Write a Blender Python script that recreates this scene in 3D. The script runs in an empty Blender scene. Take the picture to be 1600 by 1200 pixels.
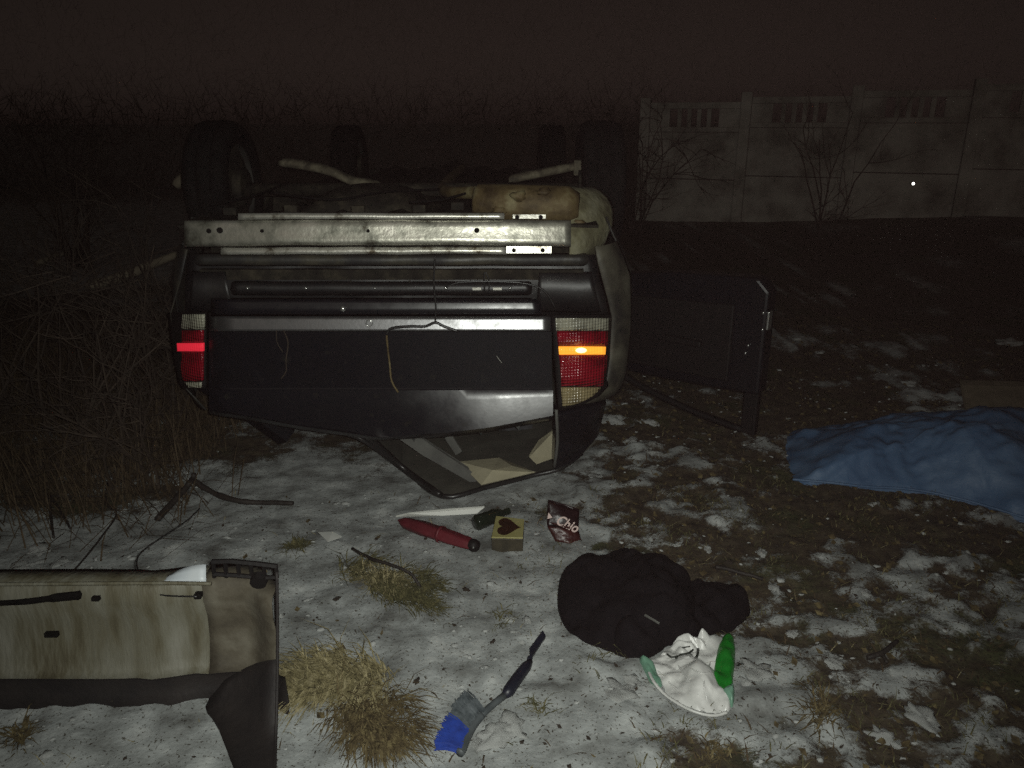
import bpy, math, random
from math import sin, cos, tan, radians, pi, sqrt
from mathutils import Vector, Matrix, noise
random.seed(7)
sc = bpy.context.scene
C = sc.collection

# ------------------------------------------------------------------ camera
HAZE = 0.00038
CAM_H, PITCH, FPX = 1.5, radians(18.8), 1208.0
cam = bpy.data.cameras.new('camera'); cam_o = bpy.data.objects.new('camera', cam); C.objects.link(cam_o)
cam.sensor_fit = 'HORIZONTAL'; cam.sensor_width = 36.0; cam.lens = 36.0 * FPX / 1600.0
cam.clip_start = 0.05; cam.clip_end = 1500
cam_o.location = (0, 0, CAM_H); cam_o.rotation_euler = (pi / 2 - PITCH, 0, 0)
sc.camera = cam_o

# ------------------------------------------------------------------ night sky, faint added fill, the phone's flash
world = bpy.data.worlds.new('World'); sc.world = world; world.use_nodes = True
nt = world.node_tree; nt.nodes.clear()
sky = nt.nodes.new('ShaderNodeTexSky'); sky.sky_type = 'NISHITA'; sky.sun_disc = False
sky.sun_elevation = radians(12); sky.sun_rotation = radians(165)
bw = nt.nodes.new('ShaderNodeRGBToBW'); tint = nt.nodes.new('ShaderNodeMixRGB'); tint.blend_type = 'MULTIPLY'
tint.inputs[0].default_value = 1.0; tint.inputs[2].default_value = (1.0, 0.72, 0.60, 1)
bg = nt.nodes.new('ShaderNodeBackground'); bg.inputs[1].default_value = 0.0021
wo = nt.nodes.new('ShaderNodeOutputWorld')
nt.links.new(sky.outputs[0], bw.inputs[0]); nt.links.new(bw.outputs[0], tint.inputs[1])
nt.links.new(tint.outputs[0], bg.inputs[0]); nt.links.new(bg.outputs[0], wo.inputs[0])

sun = bpy.data.lights.new('night_fill', 'SUN'); sun.energy = 0.05; sun.angle = radians(40); sun.color = (1.0, 0.84, 0.70)  # weak sun added as fill to raise the fence and ground
sun_o = bpy.data.objects.new('night_fill', sun); C.objects.link(sun_o)
sun_o.rotation_euler = (radians(58), 0, radians(-15))

fl = bpy.data.lights.new('phone_flash', 'SPOT'); fl.energy = 178; fl.color = (0.97, 1.0, 0.92)
fl.spot_size = radians(101); fl.spot_blend = 1.0; fl.shadow_soft_size = 0.012
fl_o = bpy.data.objects.new('phone_flash', fl); C.objects.link(fl_o)
fl_o.location = (0.025, -0.005, CAM_H + 0.02)
fl_o.rotation_euler = (pi / 2 - radians(22), 0, radians(1.5))

sc.view_settings.view_transform = 'Standard'; sc.view_settings.look = 'None'
sc.view_settings.exposure = 0.0; sc.view_settings.gamma = 1.0; sc.view_settings.use_curve_mapping = False
sc.render.engine = 'CYCLES'
sc.cycles.use_denoising = False; sc.cycles.use_light_tree = False; sc.cycles.sample_clamp_indirect = 1.0; world.cycles.sampling_method = 'NONE'
sc.cycles.max_bounces = 2; sc.cycles.diffuse_bounces = 1; sc.cycles.glossy_bounces = 1; sc.cycles.use_adaptive_sampling = True; sc.cycles.adaptive_threshold = 0.03; sc.cycles.volume_bounces = 0

# ------------------------------------------------------------------ pixel rays (measuring the photograph)
CP, SP = cos(PITCH), sin(PITCH)
def _d(px, py):
    u = (px - 800) / FPX; v = (600 - py) / FPX
    return u, CP + v * SP, -SP + v * CP
def W(px, py, Y):
    d = _d(px, py); t = Y / d[1]
    return Vector((t * d[0], Y, CAM_H + t * d[2]))
def G(px, py, z=0.0):
    d = _d(px, py); t = (z - CAM_H) / d[2]
    return Vector((t * d[0], t * d[1], z))

# ------------------------------------------------------------------ helpers
def sst(a, b, x):
    t = max(0.0, min(1.0, (x - a) / (b - a))); return t * t * (3 - 2 * t)
def lerp(a, b, t): return a + (b - a) * t
def interp(tab, x):
    if x <= tab[0][0]: return tab[0][1]
    for (x0, y0), (x1, y1) in zip(tab, tab[1:]):
        if x <= x1: return y0 + (y1 - y0) * (x - x0) / (x1 - x0)
    return tab[-1][1]
def nz(x, y, z=0.0): return noise.noise(Vector((x, y, z)))
def fbm(x, y, z=0.0, o=3):
    s, a, f = 0, 1, 1
    for _ in range(o):
        s += a * nz(x * f, y * f, z * f + 3.1 * _); a *= .5; f *= 2.03
    return s
def smooth_loop(pts, n):
    m = len(pts); out = []
    for i in range(m):
        p0, p1, p2, p3 = (Vector(pts[(i + k - 1) % m]) for k in range(4))
        for j in range(n):
            t = j / n
            out.append(.5 * ((2 * p1) + (p2 - p0) * t + (2 * p0 - 5 * p1 + 4 * p2 - p3) * t * t + (3 * p1 - p0 - 3 * p2 + p3) * t ** 3))
    return out
def smooth_line(pts, n):
    pts = [Vector(p) for p in pts]; out = []
    for i in range(len(pts) - 1):
        p0 = pts[max(i - 1, 0)]; p1 = pts[i]; p2 = pts[i + 1]; p3 = pts[min(i + 2, len(pts) - 1)]
        for j in range(n):
            t = j / n
            out.append(.5 * ((2 * p1) + (p2 - p0) * t + (2 * p0 - 5 * p1 + 4 * p2 - p3) * t * t + (3 * p1 - p0 - 3 * p2 + p3) * t ** 3))
    out.append(pts[-1]); return out

class MB:
    def __init__(s): s.v = []; s.f = []
    def add(s, vs, fs):
        o = len(s.v); s.v += [tuple(q) for q in vs]; s.f += [tuple(i + o for i in f) for f in fs]; return s
    def box(s, c, size, rot=None):
        c = Vector(c); hx, hy, hz = size[0] / 2, size[1] / 2, size[2] / 2
        vs = [Vector((x, y, z)) for x in (-hx, hx) for y in (-hy, hy) for z in (-hz, hz)]
        if rot is not None: vs = [rot @ q for q in vs]
        return s.add([q + c for q in vs], [(0, 1, 3, 2), (4, 6, 7, 5), (0, 4, 5, 1), (2, 3, 7, 6), (0, 2, 6, 4), (1, 5, 7, 3)])
    def tube(s, pts, r, n=6, caps=True):
        pts = [Vector(p) for p in pts]
        if not hasattr(r, '__len__'): r = [r] * len(pts)
        vs = []; fs = []; up = None
        for i, p in enumerate(pts):
            d = (pts[min(i + 1, len(pts) - 1)] - pts[max(i - 1, 0)])
            d = d.normalized() if d.length > 1e-9 else Vector((0, 0, 1))
            if up is None: up = d.orthogonal().normalized()
            a = (up - d * up.dot(d))
            a = a.normalized() if a.length > 1e-6 else d.orthogonal().normalized()
            up = a; b = d.cross(a)
            for k in range(n):
                t = 2 * pi * k / n; vs.append(p + (a * cos(t) + b * sin(t)) * r[i])
        for i in range(len(pts) - 1):
            for k in range(n):
                k2 = (k + 1) % n
                fs.append((i * n + k, i * n + k2, (i + 1) * n + k2, (i + 1) * n + k))
        if caps:
            fs.append(tuple(reversed(range(n)))); fs.append(tuple((len(pts) - 1) * n + k for k in range(n)))
        return s.add(vs, fs)
    def grid(s, rows, close=False):
        m = len(rows[0]); vs = [p for r in rows for p in r]; fs = []
        for i in range(len(rows) - 1):
            for j in range(m if close else m - 1):
                j2 = (j + 1) % m
                fs.append((i * m + j, i * m + j2, (i + 1) * m + j2, (i + 1) * m + j))
        return s.add(vs, fs)
    def prism(s, pts, off):
        n = len(pts); off = Vector(off); vs = [Vector(p) for p in pts] + [Vector(p) + off for p in pts]
        fs = [tuple(range(n)), tuple(reversed(range(n, 2 * n)))] + [(i, i + n, (i + 1) % n + n, (i + 1) % n) for i in range(n)]
        return s.add(vs, fs)
    def lathe(s, c, axis, prof, n=20):
        c = Vector(c); ax = Vector(axis).normalized(); a = ax.orthogonal().normalized(); b = ax.cross(a)
        s.grid([[c + ax * t + (a * cos(2 * pi * k / n) + b * sin(2 * pi * k / n)) * r for k in range(n)] for t, r in prof], True)
        return s
    def blob(s, c, r, nse=.25, seed=0, seg=9, ring=6):
        c = Vector(c); rows = []
        for i in range(ring + 1):
            th = pi * i / ring; row = []
            for j in range(seg):
                ph = 2 * pi * j / seg; q = Vector((sin(th) * cos(ph), sin(th) * sin(ph), cos(th)))
                k = 1 + nse * noise.noise(q * 1.7 + Vector((seed * 3.7, seed, 0))) + nse * .35 * noise.noise(q * 4.5 + Vector((seed, seed * 2, 5)))
                row.append(c + Vector((q.x * r[0], q.y * r[1], q.z * r[2])) * k)
            rows.append(row)
        return s.grid(rows, True)
    def build(s, name, m, parent=None, smooth=False, thick=0, bevel=0, subs=0, off=0, fix=True):
        me = bpy.data.meshes.new(name)
        o = bpy.data.objects.new(name, me); C.objects.link(o)
        base = Vector((0, 0, 0))
        if parent is not None:
            base = abs_loc(parent); o.parent = parent
        me.from_pydata([tuple(Vector(q) - base) for q in s.v], [], s.f); me.validate()
        if fix:
            import bmesh
            bm = bmesh.new(); bm.from_mesh(me); bmesh.ops.recalc_face_normals(bm, faces=bm.faces); bm.to_mesh(me); bm.free()
        me.materials.append(m)
        if smooth: me.polygons.foreach_set('use_smooth', [True] * len(me.polygons))
        if thick:
            md = o.modifiers.new('thickness', 'SOLIDIFY'); md.thickness = thick; md.offset = off
        if bevel:
            md = o.modifiers.new('bevel', 'BEVEL'); md.width = bevel; md.segments = 2; md.limit_method = 'ANGLE'
        if subs:
            md = o.modifiers.new('subs', 'SUBSURF'); md.levels = subs; md.render_levels = subs
        return o
def abs_loc(o):
    v = Vector(o.location)
    while o.parent is not None:
        o = o.parent; v += Vector(o.location)
    return v
def tag(o, label, cat, group=None, kind=None):
    o['label'] = label; o['category'] = cat
    if group: o['group'] = group
    if kind: o['kind'] = kind
    return o
def thing(name, label, cat, loc, group=None):
    o = bpy.data.objects.new(name, None); C.objects.link(o); o.location = loc; o.empty_display_size = .1
    return tag(o, label, cat, group)

# ------------------------------------------------------------------ materials
def mat(name, cols, scale=8, rough=.6, metal=0, bump=0, bscale=None, coat=0, rvar=0.0, spec=None, detail=5, stops=None, stretch=None, emis=None, estr=0, alpha=None, trans=0):
    m = bpy.data.materials.new(name); m.use_nodes = True
    n = m.node_tree.nodes; l = m.node_tree.links; b = n['Principled BSDF']
    tc = n.new('ShaderNodeTexCoord'); src = tc.outputs['Object']
    if stretch:
        mp = n.new('ShaderNodeMapping'); mp.inputs['Scale'].default_value = stretch; l.new(src, mp.inputs[0]); src = mp.outputs[0]
    if len(cols) > 1:
        tx = n.new('ShaderNodeTexNoise'); tx.inputs['Scale'].default_value = scale; tx.inputs['Detail'].default_value = detail; tx.inputs['Roughness'].default_value = .62
        l.new(src, tx.inputs['Vector'])
        rp = n.new('ShaderNodeValToRGB'); el = rp.color_ramp.elements
        while len(el) < len(cols): el.new(.5)
        for i, c in enumerate(cols):
            el[i].position = stops[i] if stops else .32 + .36 * i / (len(cols) - 1)
            el[i].color = (*c, 1)
        l.new(tx.outputs['Fac'], rp.inputs[0]); l.new(rp.outputs[0], b.inputs['Base Color'])
        if rvar:
            mr = n.new('ShaderNodeMapRange'); mr.inputs['From Min'].default_value = .3; mr.inputs['From Max'].default_value = .7
            mr.inputs['To Min'].default_value = rough + rvar; mr.inputs['To Max'].default_value = rough - rvar
            l.new(tx.outputs['Fac'], mr.inputs[0]); l.new(mr.outputs[0], b.inputs['Roughness'])
    else:
        b.inputs['Base Color'].default_value = (*cols[0], 1)
    if not rvar or len(cols) == 1: b.inputs['Roughness'].default_value = rough
    b.inputs['Metallic'].default_value = metal
    if coat: b.inputs['Coat Weight'].default_value = coat; b.inputs['Coat Roughness'].default_value = .15
    if spec is not None: b.inputs['Specular IOR Level'].default_value = spec
    if trans: b.inputs['Transmission Weight'].default_value = trans
    if emis: b.inputs['Emission Color'].default_value = (*emis, 1); b.inputs['Emission Strength'].default_value = estr
    if bump:
        t2 = n.new('ShaderNodeTexNoise'); t2.inputs['Scale'].default_value = bscale or scale * 3; t2.inputs['Detail'].default_value = 4
        bp = n.new('ShaderNodeBump'); bp.inputs['Strength'].default_value = bump; bp.inputs['Distance'].default_value = .01
        l.new(src, t2.inputs['Vector']); l.new(t2.outputs['Fac'], bp.inputs['Height']); l.new(bp.outputs[0], b.inputs['Normal'])
    return m

M = {}
M['paint'] = mat('black_car_paint', [(.005, .005, .007), (.008, .008, .011), (.028, .026, .021)], 16, .30, 0, .015, 50, rvar=.07, stops=[.40, .62, .80], detail=10)
M['paint_dirty'] = mat('muddy_dark_paint', [(.010, .010, .011), (.022, .021, .018), (.055, .05, .036)], 9, .55, 0, .15, 40, rvar=.12)
M['sheet_black'] = mat('black_painted_sheet', [(.005, .005, .006), (.011, .010, .010), (.03, .027, .022)], 11, .45, 0, .06, 60, stops=[.4, .62, .82], detail=9)
M['galv'] = mat('galvanised_beam_steel', [(.05, .042, .028), (.20, .20, .165), (.40, .39, .33), (.56, .54, .47)], 11, .40, .7, .12, 60, rvar=.12, stops=[.30, .38, .50, .66], detail=8)
M['galv_clean'] = mat('bare_flange_steel', [(.12, .10, .07), (.50, .49, .43), (.66, .64, .58)], 16, .38, .7, .08, 80, stops=[.32, .45, .7], detail=7)
M['strip'] = mat('satin_trim_strip', [(.13, .13, .13), (.20, .20, .205), (.26, .26, .265)], 14, .33, .85, .03, 90, rvar=.05)
M['under'] = mat('mud_spattered_underbody', [(.008, .007, .006), (.018, .016, .012), (.045, .038, .026)], 14, .85, 0, .4, 45, spec=.2)
M['rust'] = mat('rusty_muddy_muffler', [(.05, .032, .012), (.12, .085, .035), (.22, .19, .10)], 10, .7, .15, .5, 30)
M['mud'] = mat('dried_mud', [(.07, .06, .03), (.15, .14, .08), (.22, .21, .14)], 12, .9, 0, .6, 40)
M['rubber'] = mat('black_rubber', [(.004, .004, .004), (.009, .0085, .008)], 20, .85, 0, .2, 60, spec=.08)
M['seal'] = mat('window_rubber_seal', [(.01, .01, .01), (.02, .02, .02)], 30, .35)
M['black_plastic'] = mat('black_plastic', [(.006, .0055, .006), (.010, .009, .009)], 18, .6, 0, .1, 90, spec=.2)
M['alloy'] = mat('dirty_wheel_rim', [(.02, .019, .017), (.05, .047, .04)], 12, .6, .2)
M['bolt'] = mat('bright_bolt', [(.75, .75, .72)], 1, .22, .9)
M['headliner'] = mat('beige_headliner', [(.26, .235, .16), (.38, .345, .24)], 6, .9, 0, .2, 60)
M['roof_lining'] = mat('soiled_grey_lining', [(.035, .034, .028), (.075, .072, .058)], 7, .9, 0, .2, 50)
M['glass'] = mat('broken_glass', [(.03, .036, .034)], 1, .06)
M['greytrim'] = mat('grey_interior_trim', [(.06, .06, .056), (.11, .11, .10)], 9, .8, 0, .15, 60)
M['seat'] = mat('dark_seat_cloth', [(.035, .035, .04), (.06, .06, .065)], 30, .95, 0, .3, 200)
def lens_mat(name, col, rough=.22, emis=None, estr=0, gs=165):
    m = mat(name, [tuple(c * .45 for c in col), col, tuple(min(1, c * 1.25) for c in col)], 13, rough, 0, emis=emis, estr=estr, rvar=.08, stops=[.33, .5, .7], detail=7)
    n = m.node_tree.nodes; l = m.node_tree.links; b = n['Principled BSDF']
    tc = n.new('ShaderNodeTexCoord'); bp = n.new('ShaderNodeBump'); bp.inputs['Strength'].default_value = .6; bp.inputs['Distance'].default_value = .004
    w1 = n.new('ShaderNodeTexWave'); w1.bands_direction = 'X'; w1.inputs['Scale'].default_value = gs / 6.3
    w2 = n.new('ShaderNodeTexWave'); w2.bands_direction = 'Z'; w2.inputs['Scale'].default_value = gs / 6.3
    ad = n.new('ShaderNodeMath'); ad.operation = 'ADD'
    l.new(tc.outputs['Object'], w1.inputs[0]); l.new(tc.outputs['Object'], w2.inputs[0])
    l.new(w1.outputs['Fac'], ad.inputs[0]); l.new(w2.outputs['Fac'], ad.inputs[1]); l.new(ad.outputs[0], bp.inputs['Height']); l.new(bp.outputs[0], b.inputs['Normal'])
    b.inputs['Coat Weight'].default_value = .6; b.inputs['Coat Roughness'].default_value = .08
    return m
M['lens_red'] = lens_mat('red_lamp_lens', (.24, .004, .014))
M['lens_clear'] = lens_mat('clear_ribbed_lens', (.33, .32, .25), .2)
M['lens_smoke'] = lens_mat('smoky_amber_lens', (.26, .21, .11), .2)
M['lens_amber'] = lens_mat('lit_amber_bar', (.6, .25, .03), .2, (1.0, .36, .03), 1.25)
M['lens_redlit'] = lens_mat('lit_red_bar', (.5, .02, .03), .2, (1.0, .03, .06), .55)
M['glow_spot'] = mat('glowing_bulb', [(1, .8, .4)], 1, .3, emis=(1.0, .72, .32), estr=2.2)
M['glint_dot'] = mat('glowing_white_glint', [(1, 1, 1)], 1, .3, emis=(1.0, .97, .9), estr=2.5)  # emission stands in for the glint on the fence

M['bump_beige'] = mat('dirty_pale_bumper_plastic', [(.040, .031, .015), (.095, .085, .054), (.138, .132, .100), (.195, .19, .16)], 9, .62, 0, .3, 70, stops=[.30, .44, .56, .74], stretch=(1.5, 1, .28), detail=12)
M['bump_dark'] = mat('dark_bumper_plastic', [(.007, .0055, .006), (.018, .014, .013)], 8, .7, 0, .2, 60)
M['bump_brown'] = mat('mud_stained_bumper', [(.035, .028, .018), (.075, .064, .044), (.13, .118, .09)], 8, .75, 0, .2, 60)
M['white_plastic'] = mat('clean_pale_plastic', [(.42, .46, .50), (.52, .55, .57)], 7, .45)
M['jacket'] = mat('black_jacket_cloth', [(.005, .004, .005), (.009, .0075, .009)], 25, .95, 0, .4, 120, spec=.15)
M['bag_white'] = mat('thin_white_bag_film', [(.46, .47, .45), (.58, .58, .56), (.70, .70, .68)], 10, .34, 0, .12, 40)
M['bag_green'] = mat('green_printed_film', [(.006, .13, .012), (.012, .20, .02)], 14, .4, 0, .5, 30)
M['bag_teal'] = mat('pale_green_film', [(.10, .22, .15), (.16, .30, .22)], 14, .4, 0, .4, 30)
M['print_black'] = mat('dark_print', [(.02, .025, .02)], 1, .5)
M['br_dark'] = mat('navy_black_handle', [(.008, .009, .016), (.014, .016, .028)], 14, .45)
M['br_grey'] = mat('grey_head_plastic', [(.05, .06, .065), (.09, .10, .105)], 20, .5)
M['br_bristle'] = mat('grey_bristles', [(.03, .04, .045), (.10, .115, .125)], 60, .7)
M['br_blue'] = mat('blue_bristles', [(.006, .022, .16), (.012, .045, .30)], 40, .6)
M['red'] = mat('red_cloth_roll', [(.075, .007, .012), (.13, .012, .019)], 8, .6, 0, .25, 30)
M['white'] = mat('white_plastic_strip', [(.50, .51, .47), (.60, .60, .56)], 9, .5)
M['paper'] = mat('white_paper', [(.48, .49, .46), (.58, .58, .55)], 14, .8)
M['bottle'] = mat('dark_green_bottle', [(.012, .018, .012)], 1, .08, 0, .2, 30)
M['box_yellow'] = mat('yellow_carton', [(.30, .27, .10), (.38, .35, .16)], 10, .45)
M['box_dark'] = mat('dark_carton_side', [(.02, .018, .012), (.06, .05, .03)], 16, .5)
M['heart'] = mat('brown_print', [(.022, .010, .005), (.05, .02, .010)], 18, .45)
M['packet'] = mat('dark_maroon_foil', [(.011, .004, .005), (.020, .007, .008)], 8, .38, 0, .4, 25)
M['packet_red'] = mat('red_brown_foil', [(.028, .006, .006), (.07, .02, .016)], 14, .38, 0, .4, 25)
M['letter'] = mat('pale_pink_lettering', [(.62, .48, .44)], 1, .5)
M['tarp'] = mat('blue_tarpaulin', [(.048, .098, .19), (.068, .130, .235), (.10, .165, .27)], 5, .55, 0, .2, 70, detail=6)
M['concrete'] = mat('weathered_concrete', [(.09, .085, .07), (.22, .21, .18), (.34, .33, .29), (.42, .41, .36)], 2.2, .9, 0, .3, 30, detail=9, stops=[.3, .43, .56, .7])
M['bark'] = mat('wet_dark_bark', [(.025, .018, .014), (.06, .045, .035)], 20, .85, 0, .4, 60)
M['twig'] = mat('brown_twigs', [(.022, .015, .010), (.055, .038, .025)], 10, .85)
M['thicket'] = mat('grey_brown_thicket_twigs', [(.07, .052, .04), (.14, .108, .085)], 3, .9)
M['branch_dark'] = mat('wet_black_branch', [(.010, .008, .007), (.028, .022, .018)], 25, .7, 0, .4, 80)
M['logwood'] = mat('pale_broken_wood', [(.08, .065, .043), (.15, .125, .088)], 12, .9, 0, .4, 60)
M['grass'] = mat('dry_yellow_grass', [(.05, .042, .018), (.19, .16, .075), (.36, .31, .18)], 45, .85, stops=[.34, .48, .68])
M['grass_brown'] = mat('dead_brown_grass', [(.035, .023, .011), (.075, .05, .024)], 30, .85)
M['grass_mixed'] = mat('mixed_brown_grass', [(.025, .018, .008), (.08, .058, .024), (.17, .135, .06)], 45, .85)
M['grass_green'] = mat('dull_olive_grass', [(.03, .032, .012), (.075, .07, .028), (.15, .13, .055)], 40, .85)
M['clod'] = mat('wet_earth_clod', [(.018, .013, .009), (.045, .033, .022)], 30, .9, 0, .5, 80)
M['snow'] = mat('dirty_snow', [(.22, .225, .215), (.40, .41, .40)], 40, .75, 0, .4, 60)
M['card'] = mat('beige_board', [(.07, .058, .038), (.12, .10, .068)], 14, .85)

for k_ in ('lens_amber', 'lens_redlit', 'glow_spot', 'glint_dot', 'lens_red', 'lens_clear', 'lens_smoke'): M[k_].cycles.emission_sampling = 'NONE'

# ------------------------------------------------------------------ ground
def cover(x, y):
    a = lerp(.88, .47, sst(-.05, .6, x))                      # trodden snow in front
    a = lerp(a, .30, sst(2.15, 2.75, y) * sst(.25, .8, x))    # bare earth by the tarpaulin
    a = lerp(a, .31, sst(2.9, 4.2, y))
    a = lerp(a, .30, sst(-.9, -1.7, x) * sst(2.5, 3.2, y))
    a = lerp(a, lerp(.80, .30, sst(0, 2.0, x)), sst(5.5, 9, y))
    a += .22 * math.exp(-((x - .62) ** 2 / .10 + (y - 3.25) ** 2 / .16))
    return a
def snow_raw(x, y):
    ang = .35; xs = x * cos(ang) + y * sin(ang); ys = -x * sin(ang) + y * cos(ang)
    n = fbm(xs * 1.5, ys * 2.6, 1.3, 4) * .34 + nz(xs * 6.5, ys * 10, 7.7) * (.17 + .13 * sst(-.2, .5, x)) + nz(xs * 16, ys * 22, 2.2) * (.08 + .18 * sst(-.2, .5, x))
    return n
def snow_at(x, y):
    c = cover(x, y); return sst(-.26, .26, snow_raw(x, y) + (c - .5) * 1.1)
def rise(x, y):
    return .30 * sst(2.0, 8.0, x) * sst(5.5, 10.5, y)
def gz(x, y):
    if abs(x) > 14 or y > 20: return rise(x, y)
    r = sst(-.5, .7, x) * .45 + .55
    s = snow_at(x, y)
    h = nz(x * .9, y * .9, 5) * .022 + nz(x * 4.2, y * 4.2, 9) * .008 + nz(x * 12, y * 12, 4) * .013 * r + nz(x * 30, y * 30, 2) * .0065 * r - .010 * r * max(0, nz(x * 6, y * 6, 12)) ** 1.5
    h += .045 * (.25 + .75 * sst(-.2, .5, x)) * s * max(0, nz(x * 8.5, y * 9.5, 31) - .05)
    return h + s * .016 * r + rise(x, y)
def GG(px, py, dz=0.0):
    p = G(px, py)
    for _ in range(3): p = G(px, py, gz(p.x, p.y) + dz)
    return p
def axis_vals(lo, hi, step, out_lo, out_hi):
    a = []; v = lo
    while v <= hi: a.append(v); v += step
    s = step
    while a[-1] < out_hi: s *= 1.16; a.append(a[-1] + s)
    s = step; b = []
    v = lo
    while v > out_lo: s *= 1.16; v -= s; b.append(v)
    return list(reversed(b)) + a
def build_ground():
    xs = axis_vals(-1.9, 2.7, .017, -330, 330); ys = axis_vals(1.1, 4.0, .017, -60, 330)
    V = []; S = []
    for y in ys:
        for x in xs:
            near = -12 < x < 12 and y < 16
            V.append((x, y, gz(x, y) if near else rise(x, y))); S.append(snow_at(x, y) if near else .55)
    nx = len(xs); F = [(j * nx + i, j * nx + i + 1, (j + 1) * nx + i + 1, (j + 1) * nx + i) for j in range(len(ys) - 1) for i in range(nx - 1)]
    me = bpy.data.meshes.new('ground'); me.from_pydata(V, [], F)
    at = me.attributes.new('snow', 'FLOAT', 'POINT'); at.data.foreach_set('value', S)
    me.polygons.foreach_set('use_smooth', [True] * len(me.polygons))
    o = bpy.data.objects.new('ground', me); C.objects.link(o); o['kind'] = 'structure'
    m = bpy.data.materials.new('patchy_snow_and_earth'); m.use_nodes = True
    n = m.node_tree.nodes; l = m.node_tree.links; b = n['Principled BSDF']; b.inputs['Roughness'].default_value = .8
    tc = n.new('ShaderNodeTexCoord'); obj = tc.outputs['Object']
    def noise_(sca, det, rough=.6):
        t = n.new('ShaderNodeTexNoise'); t.inputs['Scale'].default_value = sca; t.inputs['Detail'].default_value = det; t.inputs['Roughness'].default_value = rough
        l.new(obj, t.inputs['Vector']); return t.outputs['Fac']
    def ramp(src, cols, stops):
        rp = n.new('ShaderNodeValToRGB'); el = rp.color_ramp.elements
        while len(el) < len(cols): el.new(.5)
        for i, c in enumerate(cols): el[i].position = stops[i]; el[i].color = (*c, 1)
        l.new(src, rp.inputs[0]); return rp.outputs[0]
    def mth(op, a, b_):
        q = n.new('ShaderNodeMath'); q.operation = op
        for i, s in enumerate((a, b_)):
            if isinstance(s, (int, float)): q.inputs[i].default_value = s
            else: l.new(s, q.inputs[i])
        return q.outputs[0]
    snowc = ramp(noise_(7.0, 7, .60), [(.13, .132, .125), (.245, .256, .250), (.335, .352, .347), (.50, .515, .50)], [.32, .44, .55, .70])
    soil = ramp(noise_(22, 8, .7), [(.018, .013, .009), (.045, .033, .022), (.07, .055, .034), (.13, .105, .065)], [.30, .45, .58, .74])
    green = ramp(noise_(60, 5), [(.02, .024, .010), (.07, .072, .03)], [.35, .65])
    mg = n.new('ShaderNodeMixRGB'); l.new(ramp(noise_(2.3, 5), [(0, 0, 0), (1, 1, 1)], [.52, .64]), mg.inputs[0]); l.new(soil, mg.inputs[1]); l.new(green, mg.inputs[2])
    a = n.new('ShaderNodeAttribute'); a.attribute_name = 'snow'
    fine = mth('SUBTRACT', noise_(75, 5, .7), .5)
    mid = mth('SUBTRACT', noise_(19, 6, .7), .5)
    k = mth('ADD', mth('ADD', a.outputs['Fac'], mth('MULTIPLY', fine, 1.1)), mth('MULTIPLY', mid, 1.5))
    mask = ramp(k, [(0, 0, 0), (1, 1, 1)], [.26, .66])
    mx = n.new('ShaderNodeMixRGB'); l.new(mask, mx.inputs[0]); l.new(mg.outputs[0], mx.inputs[1]); l.new(snowc, mx.inputs[2])
    # fine dark specks of grit and leaf
    sp = ramp(noise_(120, 2), [(.25, .22, .18), (1, 1, 1)], [.33, .39])
    mm = n.new('ShaderNodeMixRGB'); mm.blend_type = 'MULTIPLY'; mm.inputs[0].default_value = 1; l.new(mx.outputs[0], mm.inputs[1]); l.new(sp, mm.inputs[2])
    l.new(mm.outputs[0], b.inputs['Base Color'])
    bp = n.new('ShaderNodeBump'); bp.inputs['Strength'].default_value = .45; bp.inputs['Distance'].default_value = .014
    l.new(mth('ADD', noise_(28, 6, .6), mth('MULTIPLY', mask, .5)), bp.inputs['Height']); l.new(bp.outputs[0], b.inputs['Normal'])
    me.materials.append(m)
build_ground()

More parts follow.
